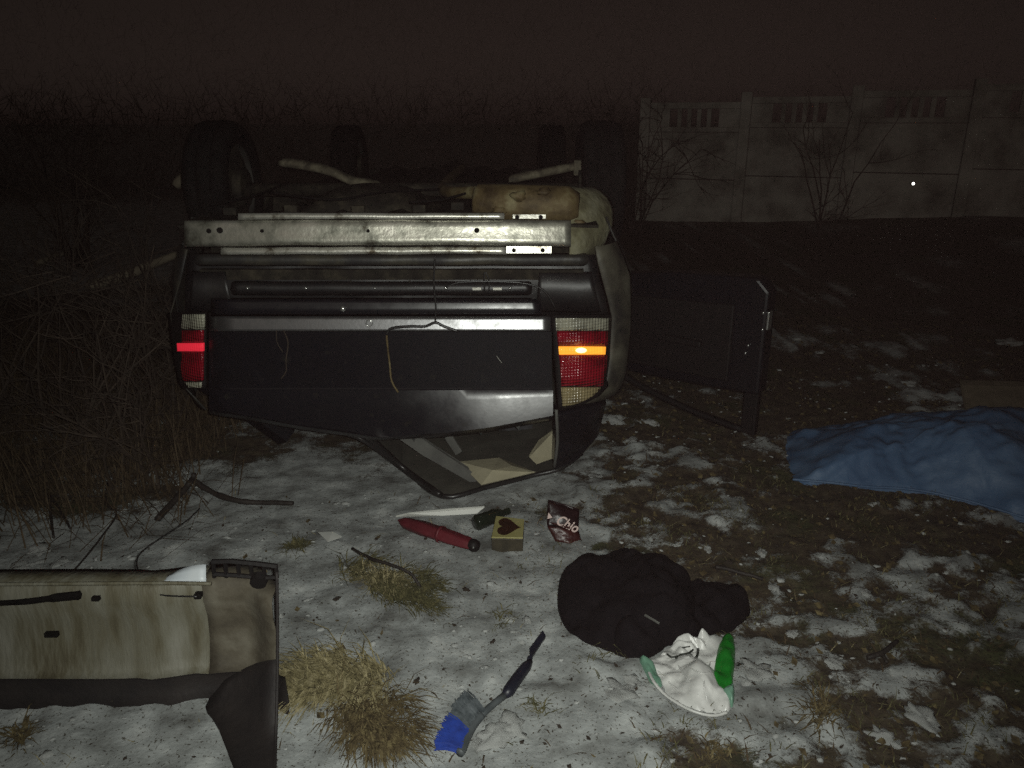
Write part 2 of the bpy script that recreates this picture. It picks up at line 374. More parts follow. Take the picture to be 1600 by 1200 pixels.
# ------------------------------------------------------------------ concrete fence at the back right
def build_fence():
    A = Vector((1.9, 12.6, 0)); B = Vector((8.3, 10.1, 0)); u = (B - A).normalized(); nrm = Vector((u.y, -u.x, 0))
    f = thing('concrete_fence', 'weathered grey concrete fence with rows of upright slots along its top', 'fence', A)
    ang = math.atan2(u.y, u.x); R = Matrix.Rotation(ang, 3, 'Z'); per = 1.48; k0, k1 = 0, 7
    def top(s): return 1.72 + .045 * s
    for k in range(k0, k1):
        s0 = k * per + .16; c = A + u * (s0 + per / 2); zt = top(s0 + per / 2); zb = rise(c.x, c.y) - .05
        pw = .15
        pp = A + u * s0
        MB().box((pp.x, pp.y, (zt + .07 + zb) / 2), (pw, .15, zt + .07 - zb), R).build('post', M['concrete'], f, bevel=.012)
        lw = per - pw - .004
        h1 = (zt - zb - .42) / 2
        MB().box((c.x, c.y, zb + h1 / 2), (lw, .06, h1 - .012), R).build('panel', M['concrete'], f, bevel=.008)
        MB().box((c.x, c.y, zb + h1 * 1.5), (lw, .06, h1 - .012), R).build('panel', M['concrete'], f, bevel=.008)
        tp = MB().box((c.x, c.y, zt - .045), (lw, .07, .09), R).build('top_rail', M['concrete'], f, bevel=.008)
        MB().box((c.x, c.y, zt - .385), (lw, .07, .07), R).build('lower_rail', M['concrete'], f, bevel=.008)
        # solid end cheeks and slender balusters between the slots
        for sgn in (-1, 1):
            q = c + u * sgn * (lw / 2 - .15)
            MB().box((q.x, q.y, zt - .22), (.30 - .004, .06, .255), R).build('end_block', M['concrete'], f)
        nb = 5; w = lw - .60
        for i in range(1, nb):
            q = c + u * (-w / 2 + w * i / nb)
            MB().box((q.x, q.y, zt - .22), (.06, .055, .255), R).build('baluster', M['concrete'], f)
    # the small glint on its face, drawn as a glowing dot
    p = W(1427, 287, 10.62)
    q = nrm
    d = thing('small_glint', 'tiny bright white glint low on the concrete fence, drawn as a glowing dot', 'glint', p)
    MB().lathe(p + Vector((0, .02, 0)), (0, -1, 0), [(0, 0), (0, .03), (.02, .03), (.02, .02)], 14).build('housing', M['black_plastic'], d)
    MB().lathe(p + Vector((0, 0, 0)), (0, -1, 0), [(0, .02), (.012, .015), (.018, .0)], 14).build('glow_spot', M['glint_dot'], d, smooth=True)
build_fence()

# ------------------------------------------------------------------ bare shrubs and trees
def branch(mb, p, d, L, r, depth, rng, seg=5, n=3, curl=.25, kids=3, up=.05):
    pts = [p]; q = Vector(p); dd = Vector(d).normalized()
    for i in range(seg):
        dd = (dd + Vector((rng.uniform(-1, 1), rng.uniform(-1, 1), rng.uniform(-1, 1) + up)) * curl).normalized()
        q = q + dd * (L / seg); pts.append(q.copy())
    mb.tube(pts, [lerp(r, r * .35, i / seg) for i in range(seg + 1)], n, False)
    if depth > 0:
        for _ in range(kids):
            i = rng.randint(1, seg); t = pts[i]
            sd = (dd + Vector((rng.uniform(-1, 1), rng.uniform(-1, 1), rng.uniform(-.5, .9))) * 1.0).normalized()
            branch(mb, t, sd, L * rng.uniform(.4, .7), r * .5, depth - 1, rng, max(3, seg - 1), 3, curl, kids, up)
def shrub(x, y, h, seed, label, group, stems=9, kids=4, depth=2, r=.008, spread=.55, m='twig'):
    rng = random.Random(seed); z = gz(x, y)
    t = thing('leafless_shrub', label, 'shrub', (x, y, z), group)
    a = MB(); b = MB()
    for i in range(stems):
        an = rng.uniform(0, 2 * pi); d = Vector((cos(an) * spread * rng.random(), sin(an) * spread * rng.random(), 1))
        p = Vector((x + rng.uniform(-.1, .1), y + rng.uniform(-.1, .1), z - .03))
        L = h * rng.uniform(.6, 1.0)
        pts = [p]; q = p.copy(); dd = d.normalized()
        for k in range(6):
            dd = (dd + Vector((rng.uniform(-1, 1), rng.uniform(-1, 1), rng.uniform(-.7, .5))) * .22).normalized(); q = q + dd * L / 6; pts.append(q.copy())
        a.tube(pts, [lerp(r, r * .3, k / 6) for k in range(7)], 4, False)
        for k in range(kids * 2):
            i0 = rng.randint(1, 6)
            sd = (dd * .5 + Vector((rng.uniform(-1, 1), rng.uniform(-1, 1), rng.uniform(-.6, .8)))).normalized()
            branch(b, pts[i0], sd, L * rng.uniform(.2, .45), r * .45, depth - 1, rng, 4, 3, .3, kids)
    a.build('trunk', M[m], t, fix=False); b.build('crown', M[m], t, fix=False)
LS = 'tangled leafless brown shrub left of the overturned car'
spots = [(-2.0, 3.25, 1.0), (-1.62, 3.05, .75), (-2.5, 3.5, 1.3), (-1.75, 3.7, 1.2), (-2.9, 3.0, 1.0), (-2.35, 2.85, .7), (-3.3, 4.0, 1.35), (-2.2, 4.4, 1.25), (-3.0, 4.9, 1.45), (-4.0, 5.2, 1.5), (-3.9, 3.6, 1.2)]
for i, (x, y, h) in enumerate(spots): shrub(x, y, h, 100 + i, LS, 'leafless shrubs left of the car', 10 if y < 4 else 8)
for i, (x, y, h) in enumerate([(-2.4, 8.6, 1.5), (-4.6, 8.2, 1.6), (-6.2, 7.6, 1.6)]):
    shrub(x, y, h, 200 + i, 'tall bare shrub in the dark beyond the overturned car', 'bare shrubs beyond the car', 12, 4, 2, .012)
shrub(1.75, 11.2, 1.7, 301, 'dark bare shrub at the near end of the concrete fence', None, 12, 4, 2, .013, .6, 'bark')
shrub(3.95, 9.9, 1.9, 300, 'dark bare shrub standing close against the concrete fence', None, 5, 3, 2, .013, .5, 'bark')
def far_hedge():
    rng = random.Random(77); mb = MB()
    for k in range(19000):
        left = k < 14500
        x = rng.uniform(-20, 3.0) if left else rng.uniform(2.0, 15); y = rng.uniform(14.5, 18.5)
        h = (3.6 + 1.0 * nz(x * .35, 3.3) + .4 * nz(x * 1.7, 8)) if left else 3.6 + .8 * nz(x * .4, 6.1)
        z = h * rng.random() ** 1.5
        p = Vector((x, y, z)); d = Vector((rng.uniform(-.8, .8), rng.uniform(-.8, .8), rng.uniform(-.1, 1.3))).normalized()
        L = rng.uniform(.2, .6); r = .0016 + .012 * rng.random() * max(0, 1 - z / 2.6) ** 1.2 + (.013 * rng.random() * math.exp(-((z - 1.45) / .42) ** 2) if left else 0); s_ = d.orthogonal().normalized() * r; t_ = d.cross(s_).normalized() * r
        q = p + d * L
        mb.add([p + s_, p - s_ * .5 + t_, p - s_ * .5 - t_, q], [(0, 1, 3), (1, 2, 3), (2, 0, 3)])
    o = mb.build('far_thicket', M['thicket'], None, fix=False); tag(o, 'dark tangled thicket in the far background behind the car and fence', 'thicket', None, 'stuff')
far_hedge()

# ------------------------------------------------------------------ the overturned car
YR = 2.90
XC = -.47
car = thing('overturned_car', 'black car lying on its roof with torn-off rear bumper and glowing tail lights', 'car', (XC, YR, 0))
def patch(rows, ncol, Yf):
    """rows: (py, pxL, pxR, dY); Yf(px, py) base depth"""
    out = []
    for py, l_, r_, dy in rows:
        out.append([W(lerp(l_, r_, j / ncol), py if not callable(py) else py(lerp(l_, r_, j / ncol)), Yf(lerp(l_, r_, j / ncol)) + dy) for j in range(ncol + 1)])
    return out
flat = lambda px: YR
# tailgate
bot = [(327, 640), (400, 651), (470, 664), (590, 681), (690, 676), (760, 668), (868, 648)]
def pyb(t): return lambda px: lerp(610, interp(bot, px), t)
def pye(e): return lambda px: interp(bot, px) + e
def yb(px): return YR + .05 * max(0, (360 - px) / 40) ** 2
def bandrow(t):
    row = []
    for j in range(41):
        px = lerp(327, 864, j / 40); py = lerp(610, interp(bot, px), t)
        row.append(W(px, py, yb(px) - .012 - .0025 * (.06 + .235 * sst(560, 760, px)) * (interp(bot, px) - 610) * t))
    return row
tg = MB()
rows = patch([(496, 327, 861, .03), (517, 327, 862, -.004), (519, 327, 862, -.018), (545, 327, 862, -.014), (580, 327, 862, -.008), (606, 327, 863, -.006), (609, 327, 863, -.010)], 40, yb)
rows += [bandrow(t) for t in (0, .25, .5, .75, 1.0)]
rows += patch([(pye(2), 327, 864, -.03), (pye(6), 328, 864, .0), (pye(4), 330, 864, .10)], 40, yb)
tg.grid([[q + Vector((0, .0035 * nz(q.x * 3.5, q.z * 6, 5) * (0 if q.z < .62 and q.x > -.3 else 1), 0)) for q in r] for r in rows])
tailgate = tg.build('tailgate', M['paint'], car, smooth=True, thick=.006)
tailgate.modifiers.new('edge', 'EDGE_SPLIT').split_angle = radians(28)
st = MB().grid(patch([(494, 329, 859, .012), (495.5, 328, 860, -.008), (500, 328, 860, -.0108), (508, 328, 860, -.0160), (514, 328, 860, -.0198), (516.5, 328, 860, -.0215), (517.5, 328, 860, -.010)], 40, yb))
strip = st.build('trim_strip', M['strip'], tailgate, smooth=True, thick=.004)
ring = MB(); c0 = W(577, 505, YR - .022)
ring.tube([c0 + Vector((cos(a) * .0125, -.001, sin(a) * .0125)) for a in [2 * pi * k / 18 for k in range(19)]], .0018, 6)
ring.build('lock_ring', M['bolt'], tailgate, smooth=True)
# lower lip of the boot, catching the flash at the right
lip = MB().grid(patch([(466, 330, 838, .05), (469, 330, 842, .008), (474, 330, 845, .004), (481, 330, 846, -.0005), (488, 330, 846, -.0045), (491, 330, 846, .004), (493, 330, 846, .05)], 36, yb))
lip.build('boot_lip', M['paint'], car, smooth=True, thick=.004)
k_ = W(536, 482, YR - .012); MB().blob(k_, (.012, .012, .012), 0, 0, 12, 8).build('bump_stop', M['bolt'], car, smooth=True)
# rear panel behind the beam
def dented(rows, amp, seed):
    return [[q + Vector((0, amp * fbm(q.x * 4, q.z * 9, seed), amp * .5 * nz(q.x * 5, q.z * 4, seed + 2))) for q in r] for r in rows]
rp = MB().grid(dented(patch([(398, 294, 932, .13), (420, 292, 934, .13), (440, 290, 938, .12), (463, 290, 946, .12), (480, 290, 948, .125), (497, 290, 950, .13)], 40, flat), .012, 2))
rear_panel = rp.build('rear_panel', M['sheet_black'], car, smooth=True, thick=.004)
MB().grid(dented(patch([(396, 312, 915, .12), (399, 306, 918, .062), (405, 304, 920, .056), (412, 306, 918, .056), (415, 312, 912, .075)], 40, flat), .007, 4)).build('sill_ledge', M['paint_dirty'], rear_panel, smooth=True, thick=.004)
MB().grid(dented(patch([(440, 366, 826, .10), (442, 362, 830, .066), (451, 360, 832, .062), (459, 362, 830, .062), (461, 366, 826, .09)], 40, flat), .004, 6)).build('bolt_rail', M['sheet_black'], rear_panel, smooth=True, thick=.003)
for (a0, a1) in ((300, 352), (842, 925)):
    MB().grid(dented(patch([(424, a0, a1, .12), (427, a0, a1, .09), (455, a0 - 2, a1 + 6, .085), (484, a0 - 4, a1 + 14, .09), (487, a0 - 4, a1 + 14, .12)], 12, flat), .012, 8 + a0)).build('corner_reinforcement', M['sheet_black'], rear_panel, smooth=True, thick=.004)
for px in (387, 478, 586, 697, 797):
    MB().blob(W(px, 450, YR + .058), (.0065, .009, .0065), 0, 0, 10, 6).build('bolt', M['bolt'], rear_panel, smooth=True)
for px in (745, 777):
    p = W(px, 451, YR + .057); MB().box(p, (.034, .008, .010)).build('clip', M['galv_clean'], rear_panel)
for px in (520, 548, 640, 735):
    MB().tube([W(px, 438, YR + .07), W(px, 461, YR + .062)], .003, 5).build('rib', M['under'], rear_panel)
# bumper beam
def beam_rows(tab, l_, r_, nc=60, wob=0.0, seed=0):
    out = []
    for py, dy in tab:
        row = []
        for j in range(nc + 1):
            px = lerp(l_, r_, j / nc); e = (px - 612) / 330
            y = YR - .09 + dy + .05 * abs(e) ** 4
            w = wob * nz(px * .012, seed, py * .05)
            row.append(W(px, py + w * 3 + 2.0 * e * e, y + w * .006))
        out.append(row)
    return out
bm_ = MB().grid(beam_rows([(343, .09), (344, .012), (348, .004), (356, .0), (364, -.003), (372, -.009), (378, -.012), (381, -.008), (383, .02), (383.5, .09)], 288, 892, 60, 0.35, 1))
beam = bm_.build('bumper_beam', M['galv'], car, smooth=True, thick=.003)
MB().grid(beam_rows([(332, .03), (333.5, .012), (341, .006), (342.5, .03)], 372, 788, 44, .6, 4)).build('upper_flange', M['galv_clean'], beam, smooth=True, thick=.003)
MB().grid(beam_rows([(385.5, .02), (386.5, .004), (391, -.001), (395.5, -.003), (397, .02)], 345, 792, 44, .6, 6)).build('lower_flange', M['galv_clean'], beam, smooth=True, thick=.003)
for (x0, x1, y0, y1) in ((801, 853, 335, 342), (791, 862, 384.5, 396)):
    a = MB().grid([[W(lerp(x0, x1, j / 6), lerp(y0, y1, i / 3), YR - .088 - .004 * i / 3) for j in range(7)] for i in range(4)]).build('mounting_plate', M['galv_clean'], beam, thick=.004, bevel=.001)
    for px in ((x0 + 7, x1 - 8) if x0 > 795 else (803, 848)):
        MB().lathe(W(px, (y0 + y1) / 2 + 1, YR - .096), (0, 1, 0), [(0, .0), (0, .008), (.004, .008)], 12).build('bolt_hole', M['rubber'], beam)
for px, py, r in ((343, 360, .011), (326, 361, .009), (409, 361, .0065), (575, 361, .006), (745, 360, .0095)):
    MB().lathe(W(px, py, YR - .098 + .05 * abs((px - 612) / 330) ** 4), (0, 1, 0), [(0, 0), (.0, r), (.004, r)], 14).build('bolt_hole', M['rubber'], beam)
# tail lights
def tail_light(side):
    if side > 0:
        yf = lambda px: YR + .004 + .11 * max(0, (px - 866) / 88) ** 2.2
        L = lambda py: interp([(490, 861), (640, 872)], py); Rr = lambda py: interp([(490, 955), (560, 951), (603, 944), (618, 930), (628, 910), (637, 878)], py)
    else:
        yf = lambda px: YR + .006 + .16 * max(0, (322 - px) / 52) ** 1.8
        L = lambda py: interp([(488, 268), (545, 274), (596, 284), (604, 292)], py); Rr = lambda py: 323
    t = bpy.data.objects.new('tail_light', None); C.objects.link(t); t.parent = car
    base = W(908 if side > 0 else 297, 560, YR); t.location = base - abs_loc(car)
    def seg(name, ys, m, dy, ml=0, mr=0, th=.012):
        g = MB().grid(patch([(py, L(py) + ml, Rr(py) - mr, dy) for py in ys], 12, yf))
        return g.build(name, m, t, smooth=True, thick=th, off=1 if False else 0)
    if side > 0:
        seg('housing', [492, 520, 560, 603, 618, 628, 638], M['black_plastic'], .02, 0, -2, .03)
        seg('clear_lens', [497, 501, 506, 511, 516], M['lens_clear'], .0, 6, 2)
        seg('red_lens', [517.5, 530, 540.5], M['lens_red'], .0, 7, 2)
        seg('amber_bar', [541.5, 547, 553.5], M['lens_amber'], -.002, 8, 7)
        seg('red_lens', [554.5, 570, 586, 603], M['lens_red'], .0, 8, 2)
        seg('smoky_lens', [605, 612, 620, 628, 635], M['lens_smoke'], .0, 7, 3)
        MB().blob(W(908, 547.5, YR + .006), (.022, .006, .011), 0, 0, 14, 8).build('glow_spot', M['glow_spot'], t, smooth=True)
    else:
        seg('housing', [488, 520, 560, 598, 606], M['black_plastic'], .02, -1, 0, .03)
        seg('clear_lens', [491, 496, 502, 508, 514], M['lens_clear'], .0, 1, 3)
        seg('red_lens', [516, 525, 535], M['lens_red'], .0, 3, 5)
        seg('red_bar', [536, 542, 548.5], M['lens_redlit'], -.002, 3, 5)
        seg('red_lens', [549.5, 565, 580, 595], M['lens_red'], .0, 3, 5)
        seg('clear_lens', [597, 601, 605], M['lens_clear'], .0, 4, 8)
tail_light(1); tail_light(-1)
# body sides
def side_x(y, z, s):
    f = interp([(2.93, .885), (3.05, .915), (3.3, .935), (4.2, .945), (5.6, .93), (6.3, .88), (6.75, .74)], y)
    zz = interp([(.35, -.045), (.5, -.01), (.7, 0), (.9, -.01), (1.0, -.05), (1.12, -.12)], z)
    return XC + s * (f + zz + (.045 if s > 0 else 0))
def ztop(y):
    z = interp([(2.9, 1.16), (3.2, 1.13), (6, 1.1), (6.7, 1.0)], y)
    for yc in (3.75, 6.15):
        d = abs(y - yc)
        if d < .37: z = min(z, 1.17 - sqrt(.37 ** 2 - d * d))
    return z
def side_panel(name, y0, y1, s, n):
    rows = []
    for i in range(n + 1):
        y = lerp(y0, y1, i / n); zt = ztop(y); zb = interp([(2.93, .40), (3.4, .40), (5.5, .42), (6.7, .5)], y)
        rows.append([Vector((side_x(y, lerp(zb, zt, k / 10), s) + .006 * nz(y * 3, k * .3, s), y, lerp(zb, zt, k / 10))) for k in range(11)])
    return MB().grid(rows).build(name, M['paint_dirty'], car, smooth=True, thick=.008)
side_panel('quarter_panel', 3.12, 4.20, 1, 36)
side_panel('quarter_panel', 3.12, 4.05, -1, 34)
side_panel('door', 4.06, 4.90, -1, 10); side_panel('door', 4.91, 5.72, -1, 10); side_panel('wing', 5.73, 6.78, -1, 30)
side_panel('wing', 5.60, 6.78, 1, 34)
# rounded corners between lamp and quarter panel
def corner(s):
    if s > 0: tab = [(385, 930, 2.97), (410, 934, 2.97), (440, 942, 2.985), (470, 950, 3.0), (496, 956, 3.014), (530, 954, 3.012), (560, 952, 3.01), (590, 948, 3.0), (612, 936, 2.985), (632, 905, 2.945)]
    else: tab = [(390, 293, 2.99), (440, 282, 3.02), (488, 267, 3.06), (530, 272, 3.05), (570, 279, 3.04), (606, 290, 3.02), (640, 322, 2.95)]
    rows = []
    for py, px, y in tab:
        p = W(px, py, y); z = min(1.15, max(.39, p.z)); q = Vector((side_x(3.12, z, s), 3.12, lerp(p.z, z, 1)))
        m = Vector((lerp(p.x, q.x, .72), lerp(p.y, q.y, .30), lerp(p.z, q.z, .5)))
        rows.append([(p * (1 - t) ** 2 + m * 2 * t * (1 - t) + q * t * t) for t in [k / 6 for k in range(7)]])
    MB().grid(rows).build('corner_panel', M['mud_panel' if s > 0 else 'paint_dirty'], car, smooth=True, thick=.006)
M['mud_panel'] = mat('mud_streaked_corner', [(.014, .014, .013), (.05, .046, .034), (.10, .095, .07)], 7, .6, 0, .15, 40)
corner(1); corner(-1)
# underbody
ub = []
for i in range(31):
    y = lerp(2.98, 6.7, i / 30); row = []
    for j in range(33):
        x = lerp(-.8, .8, j / 32)
        z = 1.12 + .02 * sin(j * 1.3) * (1 if abs(x) < .6 else 0) + .05 * math.exp(-(x / .12) ** 2) * (1 if y > 3.6 else 0) + .015 * nz(x * 5, y * 4)
        if abs(y - 3.75) < .40 and abs(x) > .52: z -= .35
        if abs(y - 6.15) < .40 and abs(x) > .52: z -= .35
        row.append(Vector((XC + x, y, z)))
    ub.append(row)
MB().grid(ub).build('underbody', M['under'], car, thick=.01)
tank = MB(); tank.grid([[Vector((XC - .42 + .5 * j / 10, lerp(3.35, 3.9, i / 6), 1.13 + .10 * sin(pi * j / 10) ** .4 * sin(pi * i / 6) ** .4)) for j in range(11)] for i in range(7)])
tank.build('fuel_tank', M['under'], car, smooth=True, thick=.006)
# muffler with mud-caked end
muf = MB(); a = W(742, 318, 3.12); b = W(905, 322, 3.06); ax = (b - a)
muf.lathe(a, ax, [(0, .0), (0, .06), (.015, .075), (ax.length * .4, .078), (ax.length * .9, .075), (ax.length, .05), (ax.length, 0)], 20)
muffler = muf.build('muffler', M['rust'], car, smooth=True)
MB().tube(smooth_line([W(760, 300, 3.2), W(700, 300, 3.5), XC * Vector((1, 0, 0)) + Vector((.12, 4.2, 1.19)), Vector((XC + .1, 6.0, 1.17))], 6), .026, 10).build('exhaust_pipe', M['rust'], muffler, smooth=True)
MB().grid([[W(742 + 64 * j / 8, 292 + 14 * i / 3, 3.10 - .02 * i / 3 - .01 * sin(pi * j / 8)) for j in range(9)] for i in range(4)]).build('heat_shield', M['mud'], muffler, smooth=True, thick=.003)
mc = MB()
rows = []
for i in range(15):
    t = i / 14; row = []
    for j in range(13):
        px = lerp(890, interp([(0, 928), (.12, 948), (.3, 958), (.55, 958), (.8, 946), (1, 926)], t), j / 12); py = lerp(293, 402, t)
        p = W(px, py, 2.98 + .20 * (j / 12) ** 2.2 + .16 * (1 - t) ** 2); row.append(p + Vector((0, .012 * nz(px * .05, py * .05), .006 * nz(px * .08, py * .03, 3))))
    rows.append(row)
MB().grid(rows).build('wheel_arch_liner', M['mud'], car, smooth=True, thick=.01)
# wheels and rear suspension
def wheel(x, y, z, s):
    w = bpy.data.objects.new('wheel', None); C.objects.link(w); w.parent = car; w.location = Vector((x, y, z)) - abs_loc(car)
    ax = (s, 0, 0); c = Vector((x - s * .1, y, z))
    MB().lathe(c, ax, [(.02, .20), (.0, .24), (.012, .285), (.035, .30), (.06, .303), (.065, .293), (.073, .293), (.078, .303), (.10, .303), (.122, .303), (.127, .293), (.135, .293), (.14, .303), (.165, .30), (.19, .285), (.20, .24), (.18, .20)], 32).build('tyre', M['rubber'], w, smooth=True)
    rm = MB().lathe(c, ax, [(.03, .20), (.04, .19), (.16, .19), (.175, .205), (.165, .18), (.15, .07), (.16, .05), (.16, 0)], 28)
    rm.build('rim', M['alloy'], w, smooth=True)
    MB().lathe(c, ax, [(.0, 0), (.0, .09), (.04, .09), (.05, .19)], 20).build('brake_drum', M['under'], w)
wheel(.41, 3.78, 1.20, 1); wheel(-1.36, 3.78, 1.20, -1); wheel(.30, 6.15, 1.17, 1); wheel(-1.24, 6.15, 1.17, -1)
def arm(pts, w, m='logwood'):
    rows = []; n = len(pts)
    for i, p in enumerate(pts):
        k = .5 if i in (0, n - 1) else 1
        rows.append([p + Vector((0, .01, w * k)), p + Vector((0, -.012, w * .2)), p + Vector((0, -.012, -w * .4)), p + Vector((0, .01, -w * k))])
    MB().grid(rows).build('suspension_arm', M[m], car, smooth=True, thick=.008)
M['armsteel'] = mat('dirty_pale_arm_steel', [(.035, .03, .02), (.10, .085, .057), (.18, .16, .11)], 22, .8, .1, .3, 50)
arm(smooth_line([W(437, 254, 3.78), W(470, 258, 3.76), W(515, 268, 3.72), (W(552, 284, 3.70)), W(596, 291, 3.68)], 4), .022, 'armsteel')
arm(smooth_line([W(905, 259, 3.78), W(880, 264, 3.76), W(840, 272, 3.72), W(795, 281, 3.68)], 4), .020, 'armsteel')
MB().box(W(902, 262, 3.77), (.035, .05, .07)).build('arm_bracket', M['armsteel'], car, bevel=.005)
MB().tube([Vector((-1.26, 3.78, 1.19)), Vector((.31, 3.78, 1.19))], .032, 10).build('axle', M['under'], car, smooth=True)
# boot floor, seats, pillars, roof
MB().box((XC, 3.45, .93), (1.5, .9, .04)).build('boot_floor', M['under'], car)
for k, x in enumerate((-.42, .02, .44)):
    MB().box((XC + x, 3.98, .50), (.40, .16, .62)).build('seat_back', M['seat'], car, bevel=.04)
pil = MB(); P = [W(870, 648, 2.93), W(944, 632, 2.99), W(948, 628, 3.10), W(936, 682, 3.10), W(905, 718, 3.06), W(866, 738, 3.02)]
pil.prism(P, (-.01, .09, .02)); pil.build('rear_pillar', M['paint'], car, bevel=.012)
MB().tube(smooth_line([W(869, 640, 2.90), W(871, 690, 2.93), W(866, 730, 2.98)], 4), .007, 6).build('window_seal', M['greytrim'], car, smooth=True)
def pillar(x0, y0, z0, x1, y1, z1, r=.035):
    MB().tube([Vector((x0, y0, z0)), Vector((lerp(x0, x1, .5), lerp(y0, y1, .5), lerp(z0, z1, .5))), Vector((x1, y1, z1))], [r, r * .9, r], 6).build('pillar', M['paint'], car, bevel=0)
pillar(XC - .88, 3.25, .42, XC - .62, 3.45, .07, .06)
for s in (1, -1):
    pillar(XC + s * .89, 4.85, .42, XC + s * .60, 4.75, .06); pillar(XC + s * .86, 5.7, .42, XC + s * .56, 5.35, .08)
# roof: headliner seen from above, its rear edge bent to a point
edge = [W(478, 664, 3.16), W(560, 684, 3.02), G(628, 733, .02), G(690, 776, .02), G(760, 762, .03), G(830, 744, .04), G(880, 730, .07), G(930, 690, .14)]
edge = smooth_line(edge, 4)
rr = []
for i in range(15):
    t = i / 14; row = []
    for j, p in enumerate(edge):
        tx = lerp(-.66, .66, j / (len(edge) - 1)); q = Vector((XC + tx, 5.3, .07))
        v = p.lerp(q, t ** 1.2); v.z += .02 * nz(v.x * 5, v.y * 5, 2) * min(1, t * 4) + .03 * sin(pi * t)
        row.append(v)
    rr.append(row)
roof = MB().grid(rr).build('roof', M['roof_lining'], car, thick=.012)
MB().tube([p + Vector((0, -.008, .006)) for p in edge[2:-2]], .011, 8).build('window_seal', M['seal'], roof, smooth=True)
MB().tube([p + Vector((0, -.012, .016)) for p in smooth_line([W(475, 660, 3.0), W(560, 676, 2.97), G(630, 734, .03), G(688, 776, .02)], 5)], .014, 8).build('window_seal', M['seal'], roof, smooth=True)
# inner trims seen through the rear window
def plate(name, px, Ys, m, th=.012): return MB().prism([W(a, b, y) for (a, b), y in zip(px, Ys)], (0, th, th * .3)).build(name, M[m], car, bevel=.003)
plate('pillar_trim', [(585, 660), (622, 660), (700, 712), (768, 756), (752, 764), (660, 712)], [3.05, 3.05, 3.05, 3.0, 2.99, 3.0], 'greytrim')
plate('pillar_trim', [(676, 658), (692, 658), (722, 706), (712, 712)], [3.2, 3.2, 3.16, 3.16], 'greytrim')
plate('pillar_trim', [(842, 690), (866, 672), (866, 716), (838, 726), (826, 714)], [3.15, 3.1, 3.08, 3.08, 3.12], 'headliner')
plate('parcel_shelf', [(735, 668), (832, 664), (830, 706), (722, 712)], [3.5, 3.5, 3.46, 3.46], 'seat')
hl = MB(); hl.add([G(716, 722, .09), G(780, 716, .10), G(836, 738, .07), G(752, 758, .05), G(770, 735, .10), G(800, 728, .13)], [(0, 1, 4), (1, 5, 4), (5, 2, 4), (2, 3, 4), (3, 0, 4), (1, 2, 5)])
hl.build('torn_headliner', M['headliner'], roof, thick=.006, fix=False)
cres = MB().grid([[W(lerp(445, 566, j / 10), lerp(652 + 8 * j / 10 + 5 * sin(pi * j / 10) * 0, 660 + 12 * (j / 10) ** .6, i / 4) , 2.98 + .06 * i / 4) for j in range(11)] for i in range(5)])
cres.build('rear_shelf_edge', M['greytrim'], car, smooth=True, thick=.006)
# cables hanging over the tailgate
def cable(px, Y, r, m, name='cable', parent=tailgate): return MB().tube(smooth_line([W(a, b, Y) for a, b in px], 5), r, 6).build(name, M[m], parent, smooth=True)
cable([(680, 398), (678, 440), (681, 480), (680, 503)], YR - .03, .0035, 'seal')
cable([(604, 522), (612, 513), (640, 510), (664, 510), (680, 504), (694, 510), (716, 518)], YR - .034, .0055, 'seal')
cable([(604, 524), (606, 545), (609, 570), (612, 595), (622, 613)], YR - .022, .004, 'rust')
cable([(443, 516), (450, 535), (447, 562), (447, 580), (439, 592)], YR - .026, .0025, 'twig', 'rootlet')
cable([(432, 516), (433, 535), (442, 550)], YR - .026, .002, 'twig', 'rootlet')
cable([(697, 449), (720, 441), (780, 440), (826, 444), (852, 456), (868, 482)], YR + .04, .004, 'seal', 'cable', car)
cable([(757, 455), (757, 426), (764, 437), (764, 455)], YR + .05, .003, 'seal', 'cable', car)
# mud-flecked underbody hardware
for k_, pts in enumerate(([(420, 300, 3.3), (520, 312, 3.2), (600, 300, 3.35), (690, 296, 3.6)], [(330, 320, 3.15), (400, 305, 3.4), (450, 285, 3.8)], [(640, 316, 3.1), (690, 312, 3.15), (735, 300, 3.3)])):
    MB().tube(smooth_line([W(*q) for q in pts], 5), .006, 6).build('brake_hose', M['rubber'], car, smooth=True)
for k_, (a_, b_) in enumerate(((360, 330), (455, 326), (560, 327), (655, 326), (715, 322))):
    MB().box(W(a_, b_, 3.02), (.05, .03, .03)).build('floor_bracket', M['under'], car, bevel=.004)
for k_, (a_, b_, r_) in enumerate(((812, 306, .022), (850, 300, .018), (780, 330, .02), (870, 330, .026), (905, 350, .02), (835, 322, .016))):
    MB().blob(W(a_, b_, 3.03), (r_ * 1.5, r_, r_ * .8), .7, k_, 10, 7).build('mud_clump', M['rust'], muffler, smooth=True)
# broken glass edge and torn seal ends below the tailgate
for k_, (a_, b_, l_) in enumerate(((742, 672, 16), (775, 668, 10), (802, 665, 13), (640, 684, 12), (690, 680, 9))):
    MB().prism([W(a_, b_ - 4, 2.96), W(a_ + l_, b_ - 5, 2.96), W(a_ + l_ * .6, b_ + l_ * .5, 2.95)], (0, .004, 0)).build('glass_shard', M['glass'], car)
# scratches on the boot panel
MB().tube([W(776, 556, YR - .018), W(784, 567, YR - .018)], .0014, 4).build('scratch', M['galv_clean'], tailgate)
